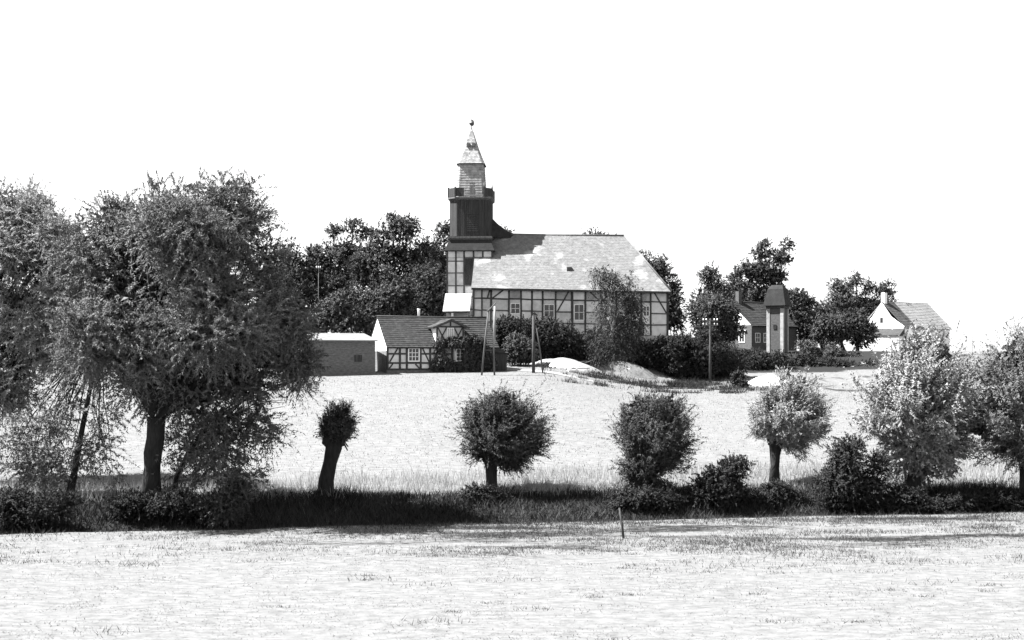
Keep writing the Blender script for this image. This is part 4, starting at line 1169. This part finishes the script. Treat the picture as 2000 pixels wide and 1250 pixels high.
# lower hanging sprays of the big willow and the thin leaning tree are trees of their own growth
willow("leaning_sapling", "thin leaning willow stem with sparse leaves between the left trunks", 134, 52, [(134, 990), (146, 920), (160, 840), (176, 760), (188, 690)], .16, .06,
       [(100, 840, 60, 34), (60, 900, 60, 30), (205, 800, 40, 40), (180, 880, 50, 30), (110, 930, 70, 24), (210, 930, 44, 26), (30, 850, 40, 30), (120, 780, 40, 40), (20, 930, 50, 30), (170, 700, 50, 40)], 900, 203, k=18, gap=.42, limb_r=.045, tl=.9, core=None)
willow("hanging_willow", "young drooping willow growth right of the big trunk", 335, 51, [(335, 1003), (345, 930), (370, 880)], .12, .09,
       [(390, 830, 70, 26), (470, 820, 60, 40), (520, 850, 40, 26), (440, 890, 60, 34), (470, 930, 40, 30), (380, 920, 60, 30), (545, 790, 40, 22), (590, 750, 30, 26), (350, 870, 40, 30)], 1050, 204, k=20, gap=.42, limb_r=.05, tl=.9, core=None)

# ------------------------------------------------------------------ pollard willows
def pollard(name, label, px, D, base_py, head, r0, r1, shape, nsh, k, seed, m='willow', ln=.125, wd=.02, lean=0.0, droop=.18, low=-.25, s0=.3, extra=None, wind=.12, top_boost=1.0):
    """shoots fan out from the knobbly head to the outline shape = (px, py, rx, rz)"""
    g = onground(px, D)
    rng = np.random.default_rng(seed); rr_ = random.Random(seed)
    H = P(head[0], head[1], D) - g
    pts = [Vector((0, 0, -.3)), Vector((H.x * .25, 0, H.z * .3)), Vector((H.x * .6, .03, H.z * .65)), Vector((H.x, 0, H.z * .95)), Vector((H.x, 0, H.z + .25))]
    rad = [r0 * 1.25, r0, r0 * .95, r1, r1 * .8]
    t = thing(name, label, "tree", g, 0, "willows along the ditch")
    E = [pxlobe(*s, D) for s in shape]
    O = np.array([H.x + g.x, D, H.z + g.z])
    ei = rng.choice(len(E), nsh, p=np.array([e[3] * e[5] for e in E]) / sum(e[3] * e[5] for e in E))
    u = norm(rng.normal(size=(nsh, 3)))
    rr2 = np.where(rng.random(nsh) < .12, rng.uniform(1.05, 1.3, nsh), rng.uniform(.5, 1.08, nsh) ** .6)
    tip = np.array([E[i][:3] for i in ei]) + u * rr2[:, None] * np.array([E[i][3:] for i in ei])
    nb = max(14, nsh // 42)
    bt = tip[rng.integers(0, nsh, nb)]; bt = O + (bt - O) * rng.uniform(.8, 1.16, (nb, 1))
    j = np.argmin(((tip[:, None, :] - bt[None]) ** 2).sum(2), 1)
    pull = rng.uniform(.05, .6, (nsh, 1)); tip = tip * (1 - pull) + bt[j] * pull
    start = O + rng.normal(size=(nsh, 3)) * np.array([r1, r1, r1 * .6]) * .6
    vec = tip - start; Ln = np.linalg.norm(vec, axis=1); td = vec / Ln[:, None]
    comp = td.copy(); comp[:, 2] += droop      # aims high, then bends
    q, pos = twig_leaves(start - np.array(g), comp, Ln, k, ln, wd, droop, rng, .95, s0, norm(tip - np.array([np.mean([e[0] for e in E]), D, np.mean([e[2] for e in E])])))
    # side twigs
    q2, pos2 = twig_leaves(tip - td * Ln[:, None] * rng.uniform(.0, .55, (nsh, 1)) - np.array(g), norm(td + rng.normal(size=td.shape) * .6 + np.array([wind, 0, .1])), rng.uniform(.25, .6, nsh), max(6, k // 2), ln, wd, .2, rng, .7, .1, norm(tip - np.array([np.mean([e[0] for e in E]), D, np.mean([e[2] for e in E])])))
    q = np.concatenate([q, q2]); pos = np.concatenate([pos, pos2])
    tone = np.clip(.5 + .5 * (vnoise((pos + np.array(g)) / .8 + 40) - .5) + rng.normal(size=len(pos)) * .12, 0, 1)
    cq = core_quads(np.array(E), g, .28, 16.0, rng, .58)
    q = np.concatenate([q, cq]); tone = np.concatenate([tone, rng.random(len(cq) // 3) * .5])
    np_mesh("crown", q, 3, M[m], tone, t)
    lst = [(pts, rad)]
    for kk in range(9):       # knobs of the head
        a = rr_.uniform(0, 6.28); rk = r1 * rr_.uniform(.45, .7)
        c = Vector((H.x + math.cos(a) * r1 * .7, math.sin(a) * r1 * .7, H.z + rr_.uniform(-.15, .2)))
        lst.append(([c - Vector((0, 0, rk)), c - Vector((0, 0, rk * .4)), c + Vector((0, 0, rk * .4)), c + Vector((0, 0, rk))], [rk * .4, rk, rk * .95, rk * .35]))
    for kk in range(0, min(nsh, 70)):
        s_, v_ = Vector(start[kk] - np.array(g)), Vector(comp[kk]) * Ln[kk]
        lst.append(([s_, s_ + v_ * .4 - Vector((0, 0, droop * Ln[kk] * .16)), s_ + v_ * .85 - Vector((0, 0, droop * Ln[kk] * .72))], [.028, .02, .008]))
    tubes("trunk", t, lst, M['bark'], 8, seed, .10)
    return t

pollard("pollard_willow", "small bristly pollard willow with thick leaning trunk", 634, 53, 965, (652, 868), .33, .36, [(658, 832, 40, 34), (662, 808, 34, 30), (678, 800, 16, 22)], 520, 22, 301, m='willow_shaded', ln=.12, wd=.02)
pollard("pollard_willow", "round pollard willow with spiky right side, second in the row", 960, 54.3, 957, (960, 892), .27, .34, [(986, 834, 96, 76), (1022, 850, 66, 62), (958, 806, 64, 50), (985, 780, 50, 32), (1000, 900, 40, 24), (925, 880, 22, 16)], 2300, 28, 302, m='willow_shaded')
pollard("pollard_willow", "broad pollard willow hiding its trunk, below the birch", 1250, 54, 985, (1255, 930), .3, .4, [(1275, 840, 82, 78), (1290, 850, 76, 84), (1250, 800, 50, 48), (1240, 920, 36, 40), (1300, 800, 56, 46), (1265, 940, 40, 24)], 2500, 28, 303, m='willow_shaded')
pollard("pollard_willow", "pale-topped small pollard willow with forked bare trunk", 1512, 57, 925, (1516, 862), .24, .32, [(1540, 800, 74, 62), (1562, 822, 58, 64), (1510, 800, 46, 46), (1552, 754, 54, 46), (1490, 830, 28, 28), (1590, 800, 36, 50)], 2300, 27, 304, m='willow_pale')
pollard("pollard_willow", "large bright-topped pollard willow before the white-gabled house", 1782, 55, 985, (1782, 880), .36, .45, [(1802, 780, 124, 126), (1812, 705, 92, 76), (1762, 800, 88, 96), (1848, 815, 80, 100), (1790, 660, 46, 40), (1800, 905, 80, 54)], 3100, 28, 305, m='willow_pale', ln=.135, wd=.036)
pollard("pollard_willow", "tall dark pollard willow cut by the right picture edge", 2010, 54, 985, (2010, 880), .4, .5, [(1970, 760, 100, 116), (2040, 740, 110, 120), (1945, 830, 66, 94), (1990, 690, 70, 60), (2060, 860, 110, 90)], 2700, 28, 306, m='willow')

# bushes of the bank
def bankbush(label, px, D, lob, seed, ntw, m='bush_leaf', leaf=.085):
    return shrub("ditch_bush", label, px, D, lob, seed, ntw, m, leaf, "bushes along the ditch", .30, tl=.45, k=20, droop=.3, up=.5, gscale=.6, core=(.17, 60.0))
bankbush("dark upright bush between the two right-hand pollards", 1660, 53, [(1655, 900, 42, 46), (1640, 940, 50, 44), (1680, 955, 50, 36), (1650, 980, 56, 22), (1712, 910, 26, 22)], 401, 1500)
bankbush("rounded dark bush right of the broad pollard", 1410, 53, [(1405, 930, 40, 36), (1440, 910, 24, 26), (1380, 960, 40, 26), (1430, 960, 44, 26)], 402, 1200)
bankbush("low bush at the foot of the pale-topped pollard", 1520, 54, [(1515, 962, 34, 14), (1535, 978, 50, 16), (1490, 980, 40, 14)], 403, 700)
bankbush("low dark bush at the foot of the broad pollard", 1270, 52.5, [(1250, 972, 40, 14), (1300, 980, 46, 14), (1225, 982, 30, 12)], 404, 800)
bankbush("low bush at the foot of the round pollard", 945, 52.8, [(935, 968, 28, 14), (965, 972, 26, 12)], 405, 380)
bankbush("dark bush around the big willow's foot", 330, 49, [(260, 990, 50, 20), (340, 985, 60, 24), (410, 990, 50, 22)], 406, 1000)
bankbush("pale-leaved bush right of the big willow on the bank", 440, 48.6, [(430, 985, 30, 24), (460, 960, 26, 24), (440, 1005, 40, 18)], 407, 600, 'mid_leaf')
bankbush("dark bush at the left picture edge", 40, 47.5, [(20, 985, 60, 22), (100, 990, 60, 22), (60, 1005, 80, 18)], 408, 1100)
bankbush("low dark bush right of the large pollard", 1900, 53.5, [(1880, 982, 50, 12), (1960, 980, 50, 14), (1850, 988, 50, 12)], 409, 1000)
bankbush("dark bush under the large bright-topped pollard", 1775, 53, [(1770, 972, 40, 16), (1800, 982, 50, 14), (1730, 988, 46, 14)], 410, 1000)

# ------------------------------------------------------------------ grasses
def grass(name, label, n, xr_, yr_, h, w, m, seed, dens=None, lean=.5, zoff=-.02):
    rng = np.random.default_rng(seed)
    x = rng.uniform(*xr_, n); y = rng.uniform(*yr_, n)
    if dens is not None:
        k = rng.random(n) < dens(x, y); x, y = x[k], y[k]
    z = terrain(x, y) + zoff; n = len(x)
    hh = h * rng.uniform(.4, 1.3, n) * (.55 + .9 * n2(x, y, 1.1, 3))
    a = rng.uniform(0, 2 * np.pi, n)
    s = np.stack([np.cos(a), np.sin(a), np.zeros(n)], 1) * (w * rng.uniform(.6, 1.4, n))[:, None]
    p = np.stack([x, y, z], 1)
    tip = p + np.stack([rng.normal(size=n) * lean * hh, rng.normal(size=n) * lean * hh, hh], 1)
    v = np.stack([p - s, p + s, tip], 1).reshape(-1, 3)
    tone = np.clip(.5 + .9 * (n2(x, y, 1.7, 7) - .5) + rng.normal(size=n) * .2, 0, 1)
    o = np_mesh(name, v, 3, m, tone)
    return tag(o, label, "grass", kind="stuff")

E_ = ditch_edge
grass("bank_weeds", "dark weeds covering the ditch bank below the willows", 150000, (-26, 27), (44, 60), .30, .024, M['weed'], 501,
      lambda x, y: sstep(.3, .8, y - E_(x)) * sstep(6.6, 5.0, y - E_(x) + 2.2 * (n2(x, y, 1.8) - .5)) * (1 - .9 * sstep(.56, .66, n2(x * .6, y * 1.4, 1.5, 9)) * sstep(-10, 2, x)))
grass("bank_grass", "paler grass tufts scattered over the ditch bank", 40000, (-26, 27), (44, 60), .3, .016, M['dry'], 508,
      lambda x, y: sstep(.2, .8, y - E_(x)) * sstep(6.2, 5.0, y - E_(x)) * (.04 + .9 * sstep(.58, .70, n2(x * .6, y * 1.4, 1.5, 9)) * sstep(-10, 2, x)))
grass("tall_dry_grass", "tall pale dry grass fringe behind the willow row", 90000, (-26, 30), (50, 66), .40, .013, M['fringe'], 502,
      lambda x, y: sstep(4.6, 6.0, y - E_(x)) * sstep(12, 7.5, y - E_(x)), .25)
grass("edge_grass", "ragged grass along the meadow's edge above the ditch", 26000, (-26, 27), (40, 56), .22, .014, M['clump'], 507,
      lambda x, y: sstep(-1.6, -.2, y - E_(x) + 1.6 * (n2(x, y, 1.3) - .5)) * sstep(.9, .4, y - E_(x)), .5)
grass("verge_grass", "rough grass and weeds on the slope beside the track and birch", 24000, (3, 24), (108, 134), .42, .03, M['clump'], 509,
      lambda x, y: sstep(.45, .66, n2(x, y, 1.4, 24)), .5)
grass("field_grass", "pale ripe grass covering the field up to the cottage", 120000, (-32, 60), (58, 126), .10, .018, M['dry'], 503,
      lambda x, y: .35 + .65 * n2(x, y, 3.0), .5)
grass("meadow_stubble", "short bright stubble of the mown near meadow", 150000, (-24, 28), (24, 52), .055, .014, M['stubble'], 504,
      lambda x, y: (.3 + .7 * sstep(.35, .65, n2(x * .5, y * 1.6, .9))) * sstep(.4, -.4, y - E_(x)), 1.2)
grass("meadow_clumps", "darker grass clumps scattered over the near meadow", 170000, (-24, 28), (30, 52), .085, .014, M['tuft'], 505,
      lambda x, y: sstep(.59, .65, n2(x * .3, y * 1.5, 1.0, 11) * .7 + .3 * n2(x, y, .5, 4)) * sstep(.4, -.4, y - E_(x)) * (.015 + .985 * sstep(36.5, 42, y + 3 * (n2(x, y, 6, 2) - .5))) * (.4 + .6 * sstep(-8, 0, x)), .7)

def clumps(name, label, n, per, m, seed, h, dens):
    """little tufts: many short blades round each centre"""
    rng = np.random.default_rng(seed)
    x = rng.uniform(-24, 28, n); y = rng.uniform(28, 52, n)
    k = rng.random(n) < dens(x, y); x, y = x[k], y[k]; n = len(x)
    sz = rng.uniform(.12, .5, n)
    X_ = (x[:, None] + rng.normal(size=(n, per)) * sz[:, None] * 1.3).ravel(); Y_ = (y[:, None] + rng.normal(size=(n, per)) * sz[:, None] * .5).ravel()
    hh = (h * np.repeat(.5 + sz * 1.6, per)) * rng.uniform(.4, 1.2, n * per)
    ok = Y_ < ditch_edge(X_) + .1
    X_, Y_, hh = X_[ok], Y_[ok], hh[ok]; q = len(X_)
    p = np.stack([X_, Y_, terrain(X_, Y_) - .01], 1); a = rng.uniform(0, 6.28, q)
    s_ = np.stack([np.cos(a), np.sin(a), np.zeros(q)], 1) * .011
    tip = p + np.stack([rng.normal(size=q) * .6 * hh, rng.normal(size=q) * .6 * hh, hh], 1)
    o = np_mesh(name, np.stack([p - s_, p + s_, tip], 1).reshape(-1, 3), 3, m, rng.random(q))
    return tag(o, label, "grass", kind="stuff")
clumps("grass_tussocks", "uneven dark grass tussocks on the near meadow", 5200, 34, M['tuft'], 611, .13,
       lambda x, y: (.05 + .95 * sstep(37, 43, y + 4 * (n2(x, y, 5, 31) - .5))) * (.25 + .75 * sstep(-12, 0, x)) * sstep(.3, .65, n2(x * .4, y * 1.5, 1.6, 32)) * sstep(.2, -.5, y - ditch_edge(x)))
